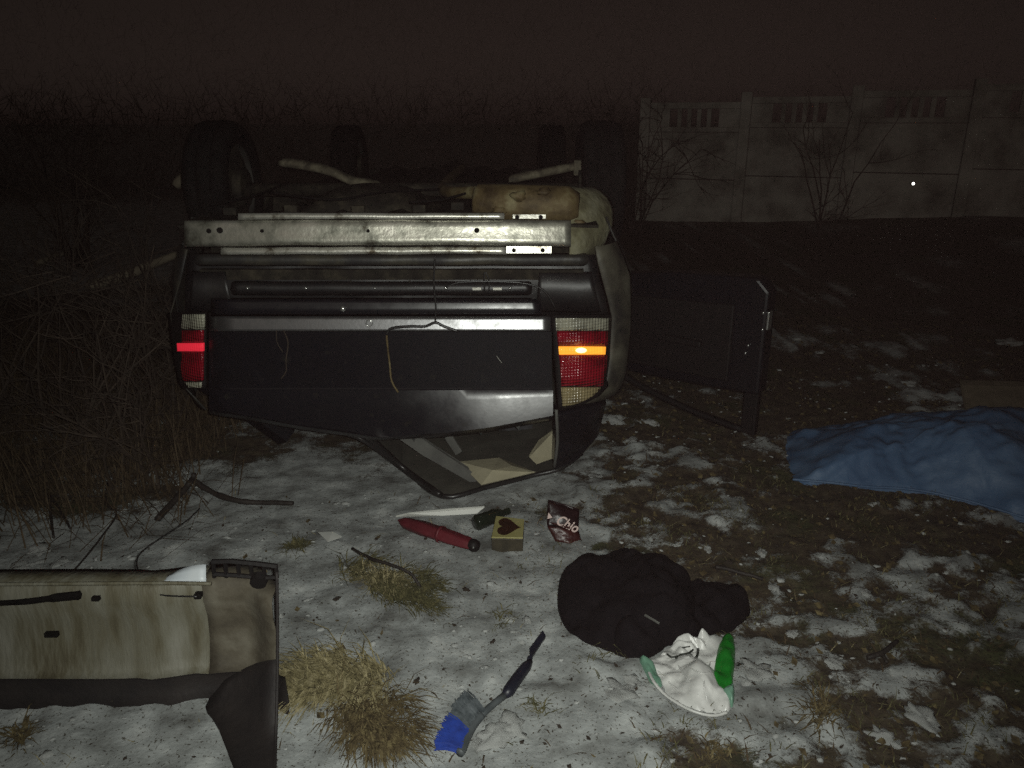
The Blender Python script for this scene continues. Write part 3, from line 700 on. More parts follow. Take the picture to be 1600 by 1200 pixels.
# open side door
def open_door():
    H = Vector((.44, 4.25, 0)); F = Vector((1.235, 3.60, 0)); u = (F - H); L = u.length; u.normalize(); nrm = Vector((u.y, -u.x, 0))
    if nrm.y > 0: nrm = -nrm
    d = bpy.data.objects.new('open_door', None); C.objects.link(d); d.parent = car; d.location = H - abs_loc(car)
    def P(s, z, o=0): return H + u * (s * L) + nrm * o + Vector((0, 0, z))
    out = [(0, .66), (0, .20), (.5, .205), (1.0, .225), (1.0, .74), (.94, .80), (.5, .775), (.1, .72)]
    MB().prism([P(s, z, .05) for s, z in out], -nrm * .11).build('door_panel', M['paint'], d, bevel=.015)
    MB().prism([P(s, z, .056) for s, z in [(.12, .62), (.12, .26), (.85, .27), (.85, .66)]], nrm * .018).build('inner_trim', M['black_plastic'], d, bevel=.01)
    MB().tube(smooth_line([P(.10, .21, .01), P(.35, .12, .01), P(.65, .05, .01), P(.93, .015, .01)], 5), .020, 8).build('window_frame', M['black_plastic'], d, smooth=True)
    MB().box(P(.955, .12, 0), (.075, .05, .24), Matrix.Rotation(math.atan2(u.y, u.x), 3, 'Z')).build('window_frame', M['black_plastic'], d, bevel=.008)
    MB().box(P(1.003, .60, .02), (.012, .045, .09), Matrix.Rotation(math.atan2(u.y, u.x), 3, 'Z')).build('latch', M['bolt'], d, bevel=.004)
    for s, z in ((.985, .64), (.99, .56), (.93, .47), (.92, .43)):
        MB().blob(P(s, z, .058), (.006, .006, .008), 0, 0, 8, 6).build('screw', M['bolt'], d, smooth=True)
    MB().box(P(.6, .44, .085), (.22, .03, .035), Matrix.Rotation(math.atan2(u.y, u.x), 3, 'Z')).build('door_pull', M['black_plastic'], d, bevel=.01)
open_door()

# ------------------------------------------------------------------ torn bumper cover, lower left
def bumper():
    b = thing('bumper_cover', 'torn-off dirty pale bumper cover lying on the snow at lower left', 'bumper', (-1.1, 1.68, 0))
    # stations along the sweep: (px top, py top), (px mid, py mid), (px low, py low) with depths
    xs = [-1.75, -1.5, -1.3, -1.15, -1.0, -.88, -.78, -.70, -.645, -.610, -.592, -.588]
    def yb_(x): return 1.66 - .0 + .05 * sst(-1.0, -.7, x) - .07 * sst(-.68, -.588, x) + .012 * sst(-.93, -.96, x) - .010 * sst(-.80, -.785, x)
    def col(x, m):
        y = yb_(x)
        if m == 'up':
            zt = .405 - .012 * sst(-.72, -.62, x)
            tab = [(zt + .002, .055), (zt, .0), (zt - .012, -.012), (zt - .05, -.018), (.30, -.006), (.24, -.012), (.19, -.022), (.165, -.03), (.15, -.045)]
        else:
            tab = [(.15, -.045), (.145, -.02), (.135, .02), (.09, .028), (.04, .03), (.0, .0)]
        return [Vector((x + .004 * nz(x * 9, z * 9), y + dy + .004 * nz(x * 4, z * 12, 3), z)) for z, dy in tab]
    def rs(xs_, m): return [col(x, m) for x in xs_]
    fine = []
    for a_, c_ in zip(xs, xs[1:]):
        for k in range(3): fine.append(lerp(a_, c_, k / 3))
    fine.append(xs[-1])
    i0 = min(range(len(fine)), key=lambda i: abs(fine[i] + .77))
    MB().grid(rs(fine[:i0 + 1], 'up')).build('skin', M['bump_beige'], b, smooth=True, thick=.005)
    MB().grid(rs(fine[i0:], 'up')).build('corner_skin', M['bump_brown'], b, smooth=True, thick=.005)
    MB().grid(rs(fine, 'low')).build('lower_lip', M['bump_dark'], b, smooth=True, thick=.005)
    # wing folding towards the viewer, its cut edge running down to the snow
    top = [W(432, 892, 1.655), W(433, 960, 1.63), W(433, 1030, 1.60), W(432, 1100, 1.55), W(430, 1160, 1.48), W(428, 1240, 1.32)]
    low = [W(395, 900, 1.70), W(390, 1000, 1.69), W(352, 1062, 1.66), W(322, 1104, 1.635), W(342, 1140, 1.55), W(380, 1240, 1.34)]
    MB().grid([[t.lerp(l, k / 5) + Vector((0, .02 * sin(pi * k / 5), 0)) for k in range(6)] for t, l in zip(smooth_line(top, 3)[6:], smooth_line(low, 3)[6:])]).build('wing', M['bump_dark'], b, smooth=True, thick=.005)
    MB().tube(smooth_line([t + Vector((.002, -.004, 0)) for t in top], 4), .0045, 6).build('wing_edge', M['bump_dark'], b, smooth=True)
    # pale flap and black bracket at the upper edge
    MB().grid([[W(lerp(248, 322, j / 6) + (1 - i / 3) * 8 * (1 - j / 6), lerp(882 + 22 * (1 - j / 6) ** 2, 911, i / 3), 1.70 - .03 * i / 3) for j in range(7)] for i in range(4)]).build('flap', M['white_plastic'], b, smooth=True, thick=.004)
    MB().tube(smooth_line([W(a, c, 1.652) for a, c in ((-60, 914), (0, 913), (120, 912), (250, 911), (330, 912))], 5), .005, 6).build('rim', M['bump_beige'], b, smooth=True)
    br = bpy.data.objects.new('bracket', None); C.objects.link(br); br.parent = b; br.location = W(380, 890, 1.66) - abs_loc(b)
    def bar(pts, r): MB().tube([W(x, y, 1.655) for x, y in pts], r, 5).build('bar', M['black_plastic'], br)
    bar([(331, 878), (360, 877), (400, 881), (433, 885)], .007); bar([(334, 897), (370, 899), (410, 903), (432, 902)], .006)
    for x in (333, 352, 372, 392, 412, 431): bar([(x, 877 + (x - 331) * .08), (x + 2, 902)], .005)
    MB().lathe(W(403, 912, 1.645), (0, 1, .3), [(0, .0), (0, .02), (.02, .022), (.02, .012)], 14).build('boss', M['black_plastic'], br)
    # dark slot, clip holes
    MB().tube(smooth_line([W(a, c, 1.645) for a, c in ((-30, 944), (40, 940), (85, 934), (124, 930))], 4), [.007] * 4 + [.008] * 4 + [.011] * 4 + [.012], 6).build('slot', M['rubber'], b)
    MB().box(W(81, 991, 1.648), (.032, .012, .012)).build('slot', M['rubber'], b)
    MB().box(W(150, 935, 1.648), (.018, .012, .010)).build('clip', M['rubber'], b)
    MB().box(W(310, 930, 1.66), (.018, .02, .014)).build('clip', M['rubber'], b, bevel=.003)
    MB().tube(smooth_line([W(308, 932, 1.645), W(250, 929, 1.66), W(230, 912, 1.68), W(215, 888, 1.75), W(217, 868, 1.85), W(240, 848, 1.98), W(290, 815, 2.15), W(312, 795, 2.3)], 6), .0022, 5).build('wire', M['seal'], b, smooth=True)
bumper()

# ------------------------------------------------------------------ soft heaps
_cr = {}
def crumple(x, y, sc, seed, n=5):
    if seed not in _cr:
        r = random.Random(seed); _cr[seed] = [(cos(a), sin(a), r.uniform(.6, 1.5), r.uniform(0, 9)) for a in [r.uniform(0, pi) for _ in range(n)]]
    w1 = nz(x * sc * .55, y * sc * .55, seed) * 1.1; w2 = nz(x * sc * .55, y * sc * .55, seed + 7) * 1.1; v = 0
    for i, (c_, s_, f, ph) in enumerate(_cr[seed]):
        t = ((x * sc + w1) * c_ + (y * sc + w2) * s_) * f + ph
        v += (abs((t % 1) * 2 - 1) - .5) * max(0, .35 + nz(x * sc * .4 + i * 5, y * sc * .4, ph))
    return v
def mound(outline, H, rings=26, per=8, prof=2.2, fold=0.0, fsc=9, seed=0, peak=None, flatten=.55, zfun=None):
    pts = smooth_loop(outline, per); cx = sum(p.x for p in pts) / len(pts); cy = sum(p.y for p in pts) / len(pts)
    c = Vector((cx, cy, 0)) if peak is None else Vector((peak[0], peak[1], 0)); rows = []
    for i in range(rings + 1):
        t = i / rings; row = []
        for p in pts:
            x = lerp(c.x, p.x, t); y = lerp(c.y, p.y, t)
            e = max(0, 1 - t ** prof) ** flatten
            f = fold * (crumple(x, y, fsc, seed) + .6 * nz(x * fsc * .7, y * fsc * .7, seed + 4)) * min(1, e * 1.8)
            z = gz(x, y) - .012 + H * e * (1 + .30 * nz(x * 3.2, y * 3.2, seed + 9)) + f
            if zfun: z += zfun(x, y) * min(1, e * 2)
            row.append(Vector((x, y, z)))
        rows.append(row)
    return MB().grid(rows, True)
def outline_px(l): return [GG(a, b) for a, b in l]

def jacket():
    c = GG(990, 960)
    j = thing('black_jacket', 'crumpled black jacket heaped on the snow beside the white and green bag', 'jacket', c)
    body = outline_px([(870, 930), (880, 980), (910, 1003), (955, 1020), (1000, 1028), (1040, 1012), (1085, 990), (1092, 945), (1062, 905), (1005, 880), (940, 876), (888, 892)])
    mound(body, .135, 40, 12, 2.8, .045, 5, 3.3, flatten=.55).build('body', M['jacket'], j, smooth=True)
    slv = outline_px([(1040, 985), (1070, 1000), (1118, 992), (1152, 980), (1173, 958), (1160, 930), (1110, 922), (1050, 930)])
    mound(slv, .072, 24, 10, 2.8, .030, 7, 8.1, flatten=.55).build('sleeve', M['jacket'], j, smooth=True)
    hood = outline_px([(955, 1017), (1000, 1029), (1038, 1014), (1050, 975), (1010, 955), (965, 970)])
    mound(hood, .10, 18, 8, 2.8, .02, 9, 5.1, flatten=.55).build('hood', M['jacket'], j, smooth=True)
    MB().tube(smooth_line([GG(1008, 961, .10), GG(1020, 968, .10), GG(1030, 974, .09)], 4), .0035, 5).build('zip', M['greytrim'], j)
jacket()

def plastic_bag():
    b = thing('plastic_bag', 'crumpled white plastic carrier bag with a bright green stripe', 'plastic bag', GG(1080, 1060))
    def zf(x, y): return .022 * crumple(x, y, 5, 31) + .006 * crumple(x, y, 12, 32) + .001 * crumple(x, y, 40, 33)
    o1 = outline_px([(1003, 1030), (1030, 1022), (1048, 1002), (1068, 996), (1085, 1003), (1100, 998), (1122, 990), (1138, 989), (1134, 1030), (1128, 1075), (1142, 1100), (1136, 1114), (1108, 1117), (1068, 1104), (1032, 1080), (1015, 1058)])
    film = mound(o1, .034, 60, 12, 3.2, .008, 8, 2.2, flatten=.45, zfun=zf); film.build('body', M['bag_white'], b, smooth=True)
    o2 = outline_px([(1138, 990), (1148, 1003), (1149, 1030), (1146, 1060), (1143, 1078), (1124, 1085), (1112, 1070), (1114, 1035), (1124, 1006)])
    mound(o2, .040, 26, 8, 3.2, .003, 9, 7.2, flatten=.45, zfun=lambda x, y: .25 * zf(x, y)).build('green_stripe', M['bag_green'], b, smooth=True)
    o3 = outline_px([(1126, 1084), (1144, 1072), (1148, 1085), (1145, 1106), (1136, 1100)])
    mound(o3, .040, 10, 4, 3.0, .006, 18, 1.2, flatten=.5).build('pale_green_corner', M['bag_teal'], b, smooth=True)
    o4 = outline_px([(998, 1030), (1012, 1030), (1026, 1050), (1036, 1072), (1026, 1076), (1010, 1056)])
    mound(o4, .040, 10, 4, 3.0, .006, 18, 4.2, flatten=.5).build('pale_green_edge', M['bag_teal'], b, smooth=True)
    o5 = outline_px([(1030, 1026), (1044, 1006), (1060, 1000), (1076, 1003), (1092, 1008), (1112, 1000), (1128, 1000), (1120, 1020), (1090, 1026), (1060, 1030)])
    mouth = mound(o5, .040, 30, 8, 2.6, .020, 13, 4.4, flatten=.6, zfun=lambda x, y: .018 * crumple(x, y, 15, 36)); mouth.build('mouth', M['bag_white'], b, smooth=True); film.add(mouth.v, mouth.f)
    o6 = outline_px([(1036, 1074), (1052, 1062), (1078, 1066), (1082, 1078), (1062, 1090), (1044, 1086)])
    from mathutils.bvhtree import BVHTree
    bvh = BVHTree.FromPolygons([Vector(q) for q in film.v], film.f)
    def on_film(px, py):
        h = bvh.ray_cast(Vector((0, 0, CAM_H)), Vector(_d(px, py)).normalized())[0]
        return (h if h is not None else GG(px, py, .04)) - Vector(_d(px, py)).normalized() * .002
    for ln, r in (([(1042, 1022), (1050, 1027), (1059, 1025)], .0030), ([(1056, 1029), (1064, 1023), (1075, 1021), (1083, 1015)], .0032), ([(1074, 1020), (1082, 1024)], .0024), ([(1091, 1014), (1090, 1022), (1088, 1028)], .0040), ([(1066, 1012), (1078, 1010)], .0018)):
        MB().tube(smooth_line([on_film(*q) for q in ln], 4), r, 6).build('print_mark', M['print_black'], b, smooth=True)
    for ln in ([(1060, 1040), (1075, 1062), (1092, 1088)], [(1110, 1035), (1100, 1066), (1106, 1098)], [(1028, 1048), (1052, 1072), (1088, 1100)], [(1078, 1044), (1096, 1052), (1112, 1050)]):
        MB().tube(smooth_line([on_film(*q) for q in ln], 6), [.0008] + [.0022] * 11 + [.0008], 6).build('crease', M['bag_white'], b, smooth=True)
    MB().tube(smooth_line([GG(a, c, .012 + .006 * (i % 2)) for i, (a, c) in enumerate(((1014, 1050), (1022, 1066), (1040, 1086), (1068, 1104), (1092, 1114), (1116, 1118), (1136, 1113)))], 5), .0045, 6).build('rolled_edge', M['bag_white'], b, smooth=True)
plastic_bag()

def tarp():
    t = thing('blue_tarpaulin', 'blue tarpaulin sheet spread over a low mound at the right edge', 'tarpaulin', G(1420, 740))
    def gp(x, y): return Vector((x, y, 0))
    o = [G(1238, 752), G(1290, 757), G(1350, 763), G(1420, 768), G(1490, 780), G(1560, 800), G(1660, 830), gp(2.7, 2.6), gp(3.1, 3.2), gp(2.9, 3.75), gp(2.3, 3.85), gp(1.9, 3.80), gp(1.6, 3.74), gp(1.42, 3.68), gp(1.30, 3.42)]
    def zf(x, y):
        s = (x - 1.2) * .75 - (y - 3.0) * .9
        return .008 * crumple(x, y, 5, 41) + .02 * (abs(((s * 2.1 + .3 * nz(x * 2, y * 2)) % 1) * 2 - 1) - .5) + .016 * max(0, crumple(x, y, 1.6, 43)) + .0012 * crumple(x, y, 16, 42)
    mound(o, .215, 56, 12, 1.7, .025, 2.2, 6.0, flatten=1.0, zfun=zf).build('sheet', M['tarp'], t, smooth=True, thick=.003)
    e = smooth_line([G(1238, 753) + Vector((0, 0, .012)), G(1290, 758) + Vector((0, 0, .014)), G(1350, 764) + Vector((0, 0, .012)), G(1420, 769) + Vector((0, 0, .014)), G(1490, 781) + Vector((0, 0, .012)), G(1560, 801) + Vector((0, 0, .013)), G(1660, 831) + Vector((0, 0, .012))], 6)
    MB().tube(e, .006, 6).build('hem', M['tarp'], t, smooth=True)
tarp()
c = GG(1570, 655); MB_ = MB().prism([c + Vector((x, y, z)) for x, y, z in ((-.16, .05, .0), (.5, -.05, .0), (.52, .12, .13), (-.13, .20, .12))], (0, .05, .015)).build('board', M['card'], None, bevel=.004)
tag(MB_, 'beige board lying tilted just behind the blue tarpaulin', 'board')

# ------------------------------------------------------------------ scattered belongings
def snow_brush():
    t = thing('snow_brush', 'blue and black car snow brush lying on the snow in front', 'snow brush', GG(770, 1090))
    def flatp(pts, z0, th, name, m, bev=.003, parent=t):
        vs = [GG(a, b, z0 + .008) for a, b in pts]; return MB().prism(vs, (0, 0, th)).build(name, M[m], parent, bevel=bev)
    flatp([(848, 988), (853, 997), (833, 1027), (828, 1030), (827, 1017)], .012, .010, 'scraper_blade', 'br_dark', .002)
    flatp([(826, 1030), (833, 1026), (831, 1038), (823, 1034)], .010, .014, 'neck', 'br_dark', .002)
    MB().tube([GG(a, b, .024) for a, b in ((829, 1033), (822, 1042), (806, 1063), (794, 1081), (788, 1087))], [.008, .0155, .0165, .0165, .010], 10).build('grip', M['br_dark'], t, smooth=True)
    MB().tube([GG(a, b, .023) for a, b in ((789, 1086), (775, 1097), (760, 1110), (748, 1122))], [.010, .0095, .010, .011], 8).build('shaft', M['br_grey'], t, smooth=True)
    hd = smooth_line([GG(a, b, .022) for a, b in ((752, 1117), (740, 1132), (730, 1150), (722, 1170), (718, 1177))], 4)
    MB().tube(hd, .0125, 8).build('head_block', M['br_grey'], t, smooth=True)
    rng = random.Random(5); gb = MB(); bb = MB()
    base = smooth_line([GG(a, b, .024) for a, b in ((756, 1113), (740, 1131), (729, 1150), (720, 1172))], 20); tip = smooth_line([GG(a, b, .026) for a, b in ((727, 1089), (712, 1108), (697, 1134), (682, 1168))], 20)
    n = len(base)
    for i in range(n):
        for k in range(9):
            f = i / (n - 1); p = base[i] + Vector((rng.uniform(-.004, .004), rng.uniform(-.004, .004), rng.uniform(-.010, .012)))
            q = tip[i] + Vector((rng.uniform(-.007, .007), rng.uniform(-.007, .007), rng.uniform(-.012, .022)))
            m_ = p.lerp(q, .55) + Vector((0, 0, .006))
            (bb if f > .56 else gb).tube([p, m_, q], [.0022, .0022, .0016], 3)
    gb.build('bristles', M['br_bristle'], t, fix=False); bb.build('blue_bristles', M['br_blue'], t, fix=False)
snow_brush()

def red_roll():
    t = thing('red_umbrella', 'long red rolled-up umbrella with a black tip lying before the car', 'umbrella', GG(685, 835))
    a = GG(626, 814, .03); b = GG(740, 852, .028); ax = b - a; L = ax.length; u = ax.normalized()
    sd = u.cross(Vector((0, 0, 1))).normalized(); rows = []
    for i in range(25):
        f = i / 24; r = interp([(0, .010), (.06, .024), (.3, .031), (.7, .030), (.93, .026), (1, .020)], f); row = []
        for k in range(20):
            an = 2 * pi * k / 20; rr_ = r * (1 + .10 * sin(an * 5 + f * 3) + .06 * nz(f * 9, k * .7))
            row.append(a + u * (L * f) + sd * cos(an) * rr_ + Vector((0, 0, sin(an) * rr_ * .8)))
        rows.append(row)
    MB().grid(rows, True).build('canopy', M['red'], t, smooth=True)
    MB().lathe(b - u * .012, u, [(0, .022), (.012, .024), (.028, .020), (.034, .0)], 16).build('black_cap', M['black_plastic'], t, smooth=True)
    MB().lathe(a + u * .012, -u, [(0, .012), (.02, .006), (.028, 0)], 10).build('tip', M['red'], t, smooth=True)
    MB().blob(b + u * .005 + Vector((-.004, -.022, .006)), (.0035, .0035, .0045), 0, 0, 8, 6).build('rivet', M['bolt'], t)
    m = a + u * L * .55
    MB().lathe(m, u, [(0, .0315), (.012, .0315)], 18).build('strap', M['red'], t, smooth=True, thick=.002)
red_roll()
ws = MB().prism([GG(618, 808, .012), GG(640, 803, .03), GG(700, 797, .035), GG(757, 793, .03), GG(745, 803, .012), GG(690, 806, .012)], (0, .006, .004)).build('white_strip', M['white'], None, bevel=.001)
tag(ws, 'thin white plastic strip lying just behind the red roll', 'strip')

def bottle():
    t = thing('crushed_bottle', 'small dark green bottle lying beside the yellow heart box', 'bottle', GG(760, 812))
    a = GG(742, 818, .03); b = GG(790, 800, .028); u = (b - a).normalized(); L = (b - a).length
    MB().lathe(a, u, [(0, 0), (.0, .024), (.008, .031), (L * .25, .031), (L * .45, .028), (L * .62, .031), (L * .78, .024), (L * .92, .012), (L, .012)], 18).build('body', M['bottle'], t, smooth=True)
    MB().lathe(b, u, [(0, .0), (0, .014), (.016, .014), (.016, 0)], 14).build('cap', M['bottle'], t)
bottle()

def heart_box():
    base = GG(797, 850); t = thing('heart_box', 'small yellow carton with a brown heart printed on its lid', 'box', base)
    z0 = base.z; zt = z0 + .058
    P = [G(768, 839, zt), G(817, 840, zt), G(819, 811, zt), G(775, 806, zt)]
    MB().prism([p - Vector((0, 0, .062)) for p in P], (0, 0, .056)).build('carton', M['box_dark'], t, bevel=.002)
    MB().prism([p - Vector((0, 0, .0055)) for p in P], (0, 0, .0055)).build('lid', M['box_yellow'], t, bevel=.001)
    h = []
    for k in range(48):
        a = 2 * pi * k / 48
        hx = 16 * sin(a) ** 3 / 17; hy = (13 * cos(a) - 5 * cos(2 * a) - 2 * cos(3 * a) - cos(4 * a)) / 17
        h.append((hx, hy))
    o = (P[0] + P[1] + P[2] + P[3]) / 4; ux = ((P[1] - P[0]) + (P[2] - P[3])) / 4; uy = ((P[3] - P[0]) + (P[2] - P[1])) / 4
    MB().prism([o - ux * .08 - ux * hy * .92 + uy * hx * .90 + Vector((0, 0, .0012)) for hx, hy in h], (0, 0, .0012)).build('heart_print', M['heart'], t)
heart_box()

def crisp_packet():
    base = GG(885, 848); t = thing('crisp_packet', 'dark maroon crisp packet with pale slanted lettering standing crumpled on the snow', 'packet', base)
    Yp = G(880, 846, .015).y + .03
    tl, tr, br, bl = W(857, 783, Yp + .05), W(905, 798, Yp + .05), W(904, 829, Yp), W(855, 822, Yp)
    rows = []
    for i in range(11):
        f = i / 10; row = []
        for j in range(13):
            g = j / 12; p = tl.lerp(tr, g).lerp(bl.lerp(br, g), f)
            row.append(p + Vector((0, -.018 * sin(pi * f) * sin(pi * g) + .004 * nz(g * 4, f * 4), 0)))
        rows.append(row)
    MB().grid(rows).build('front', M['packet'], t, smooth=True, thick=.002)
    bk = [[q + Vector((0, .045 * sin(pi * min(.97, max(.03, i / 10))) * sin(pi * j / 12) + .012, 0)) for j, q in enumerate(r)] for i, r in enumerate(rows)]
    MB().grid(bk).build('back', M['packet'], t, smooth=True, thick=.002)
    lo = []
    for i in range(7):
        f = i / 6; row = []
        for j in range(11):
            g = j / 10; px = lerp(lerp(855, 868, f), lerp(904, 911, f), g); py = lerp(822 + 7 * g, lerp(846, 853, g), f)
            q = W(px, py, Yp - .012 * sin(pi * g) - .03 * f + .01 * nz(g * 6, f * 5, 2)); row.append(q)
        lo.append(row)
    MB().grid(lo).build('crumpled_foot', M['packet_red'], t, smooth=True, thick=.002)
    MB().grid([[W(lerp(lerp(857, 868, f), lerp(900, 903, f), g), lerp(lerp(815, 822, f), lerp(826, 829, f), g), Yp - .012 - .014 * sin(pi * g)) for g in [k / 8 for k in range(9)]] for f in (0, .5, 1)]).build('picture_band', M['packet_red'], t, smooth=True, thick=.001)
    MB().prism([W(857, 800, Yp + .02), W(863, 808, Yp + .015), W(855, 810, Yp + .015)], (0, -.004, 0)).build('torn_corner', M['letter'], t)
    fc = bpy.data.curves.new('lettering', 'FONT'); fc.body = 'Chio'; fc.size = 1.0; fc.shear = .35; fc.extrude = .01; fc.align_x = 'CENTER'; fc.align_y = 'CENTER'; fc.offset = .018
    fo = bpy.data.objects.new('tmp_text', fc); C.objects.link(fo)
    dg = bpy.context.evaluated_depsgraph_get(); me = bpy.data.meshes.new_from_object(fo.evaluated_get(dg)); C.objects.unlink(fo); bpy.data.objects.remove(fo)
    xs = [v.co.x for v in me.vertices]; w = max(xs) - min(xs)
    ca, cb = W(869, 807, Yp), W(901, 822, Yp); ux = (cb - ca); sc_ = ux.length / w; ux.normalize(); nrm = (tr - tl).cross(bl - tl).normalized()
    if nrm.y > 0: nrm = -nrm
    uz = nrm.cross(ux).normalized()
    if uz.z < 0: uz = -uz
    mid = W(885, 813.5, Yp + .008); mid = mid + Vector((0, -.026, 0))
    mb = MB(); mb.add([mid + ux * (v.co.x * sc_) + uz * (v.co.y * sc_ * 1.15) + nrm * (v.co.z * sc_) for v in me.vertices], [tuple(p.vertices) for p in me.polygons])
    mb.build('lettering', M['letter'], t)
crisp_packet()

def scrap(pts, label, m='paper', lift=.026):
    vs = [GG(a, b, lift + .008 * (i % 2)) for i, (a, b) in enumerate(pts)]
    o = MB().prism(vs, (0, 0, .0015)).build('paper_scrap', M[m], None); tag(o, label, 'paper'); return o
scrap([(497, 832), (520, 831), (535, 839), (512, 847)], 'small white paper scrap lying alone on the grey snow')

# ------------------------------------------------------------------ branches and logs
def limb(name, lines, label, m, cat='branch'):
    mb = MB()
    for pts, r in lines:
        q = smooth_line(pts, 5); mb.tube([p + Vector((0, 0, .004 * nz(p.x * 20, p.y * 20))) for p in q], [r * (1 + .2 * nz(p.x * 25, p.y * 25, 3)) * lerp(1, .75, i / len(q)) for i, p in enumerate(q)], 7)
    o = mb.build(name, M[m], None, smooth=True); tag(o, label, cat); return o
limb('fallen_branch', [([GG(246, 811, .01), GG(268, 787, .03), GG(296, 755, .06), GG(303, 742, .12)], .014), ([GG(300, 750, .06), GG(330, 768, .03), GG(368, 782, .015), GG(410, 785, .012), GG(458, 786, .012)], .013)], 'thick forked black branch on the snow below the left shrub', 'branch_dark')
limb('fallen_branch', [([GG(551, 858, .012), GG(580, 873, .05), GG(610, 882, .06), GG(640, 895, .05), GG(657, 918, .012)], .0065)], 'thin curved dark stick arched over the flattened grass tuft', 'branch_dark')
limb('fallen_branch', [([GG(76, 772, .05), GG(95, 800, .03), GG(110, 826, .01)], .006), ([GG(78, 775, .05), GG(80, 810, .03), GG(84, 840, .01)], .006), ([GG(20, 776, .03), GG(78, 775, .05), GG(160, 776, .05)], .005)], 'thin three-pronged dark twig on snow at the left edge', 'branch_dark')
limb('fallen_branch', [([GG(168, 755, .03), GG(166, 788, .03), GG(182, 803, .02), GG(150, 850, .015), GG(104, 905, .01)], .0045)], 'long thin crooked twig reaching towards the bumper cover', 'branch_dark')
limb('fallen_branch', [([GG(1355, 1028, .02), GG(1378, 1020, .032), GG(1402, 1002, .034)], .008), ([GG(1378, 1020, .032), GG(1386, 1036, .02)], .006)], 'short dark forked stick on the snow at right', 'branch_dark')
limb('fallen_branch', [([GG(1118, 886, .022), GG(1140, 890, .022), GG(1192, 905, .02)], .008)], 'dark brown stick just behind the black jacket', 'branch_dark')
limb('fallen_log', [([W(140, 447, 4.3), W(190, 432, 4.3), W(240, 412, 4.4), W(275, 398, 4.5)], .030)], 'long pale broken log leaning in the left shrubs', 'logwood', 'log')
limb('fallen_log', [([W(276, 290, 4.6), W(290, 276, 4.6), W(322, 266, 4.7)], .034)], 'short pale wood stump above the shrubs left of the car', 'logwood', 'log')
limb('fallen_log', [([W(56, 412, 4.9), W(75, 405, 4.9), W(98, 396, 5)], .02)], 'small pale broken branch at the far left in the shrubs', 'logwood', 'log')

# ------------------------------------------------------------------ grass
def tussock(outline, n, hmin, hmax, label, m, seed, lean=(0, -.4), group=None, wid=.0028):
    rng = random.Random(seed); pts = [G(a, b) for a, b in outline]
    cx = sum(p.x for p in pts) / len(pts); cy = sum(p.y for p in pts) / len(pts)
    mb = MB(); lp = smooth_loop(pts, 6); nn = 0
    if n >= 1600: mb.grid([[Vector((lerp(cx, p.x, t), lerp(cy, p.y, t), gz(lerp(cx, p.x, t), lerp(cy, p.y, t)) - .010 + .012 * (1 - t * t) + .008 * nz(p.x * 30 * t, p.y * 30, t * 4))) for p in lp] for t in (0, .3, .6, .85, 1)], True)
    while nn < n:
        p = lp[rng.randrange(len(lp))]; t = sqrt(rng.random()) * rng.uniform(.7, 1.15); x = lerp(cx, p.x, t); y = lerp(cy, p.y, t)
        if nz(x * 8, y * 8, seed) + .5 * nz(x * 21, y * 21, seed) < -.10 + .25 * (t > .8): continue
        z = gz(x, y) + .012 * max(0, 1 - t * t)
        h = rng.uniform(hmin, hmax) * (1.5 if rng.random() < .12 else 1); an = rng.uniform(0, 2 * pi); sp = rng.uniform(.3, 1.0)
        d = Vector((cos(an) * sp + lean[0] + (x - cx) * .8, sin(an) * sp + lean[1] + (y - cy) * .8, rng.uniform(.0, .55))).normalized()
        s = d.cross(Vector((0, 0, 1))); s = s.normalized() * wid * rng.uniform(.5, 1.9) if s.length > 1e-3 else Vector((wid, 0, 0))
        b0 = Vector((x, y, z - .01)); b1 = b0 + d * h * .55; b2 = b1 + (d + Vector((0, 0, -.75))).normalized() * h * .5
        b2.z = max(b2.z, gz(b2.x, b2.y) + .003)
        mb.add([b0 - s, b0 + s, b1 - s * .8, b1 + s * .8, b2], [(0, 1, 3, 2), (2, 3, 4)]); nn += 1
    o = mb.build('grass_tussock', M[m], None, fix=False); tag(o, label, 'grass tuft', group); return o
tussock([(446, 1062), (490, 1040), (560, 1028), (610, 1042), (640, 1072), (615, 1105), (560, 1110), (500, 1105), (455, 1085)], 2400, .06, .15, 'large tuft of dry yellow grass in front, between bumper and brush', 'grass', 1, (-.75, -.45), None, .0017)
tussock([(520, 1098), (580, 1085), (632, 1085), (655, 1140), (625, 1168), (580, 1176), (535, 1150)], 1700, .05, .12, 'brown lower half of the large grass tuft left of the brush', 'grass_mixed', 10, (.55, -.75), None, .0016)
tussock([(520, 882), (570, 876), (630, 890), (690, 905), (712, 935), (700, 970), (650, 955), (600, 945), (550, 920), (522, 905)], 1900, .04, .09, 'flattened olive grass tuft with a stick lying over it', 'grass_green', 2, (.8, -.25), None, .0016)
tussock([(548, 895), (600, 895), (690, 925), (700, 950), (640, 940), (570, 925)], 500, .04, .09, 'yellowish blades lying across the flattened olive grass tuft', 'grass', 22, (.3, -.1), None, .0014)
tussock([(445, 858), (470, 850), (490, 866), (480, 882), (450, 880)], 200, .03, .07, 'small olive grass tuft beside the bumper corner', 'grass_green', 3, (0, 0), None, .0016)
tussock([(10, 1148), (40, 1130), (65, 1150), (45, 1170), (15, 1170)], 140, .03, .07, 'brown grass tuft on snow below the bumper cover', 'grass_mixed', 4, (0, 0), None, .0016)
tussock([(1258, 1100), (1290, 1080), (1305, 1110), (1290, 1150), (1262, 1140)], 200, .03, .08, 'brown grass tuft alone on the snow at lower right', 'grass_mixed', 5, (0, 0), None, .0016)
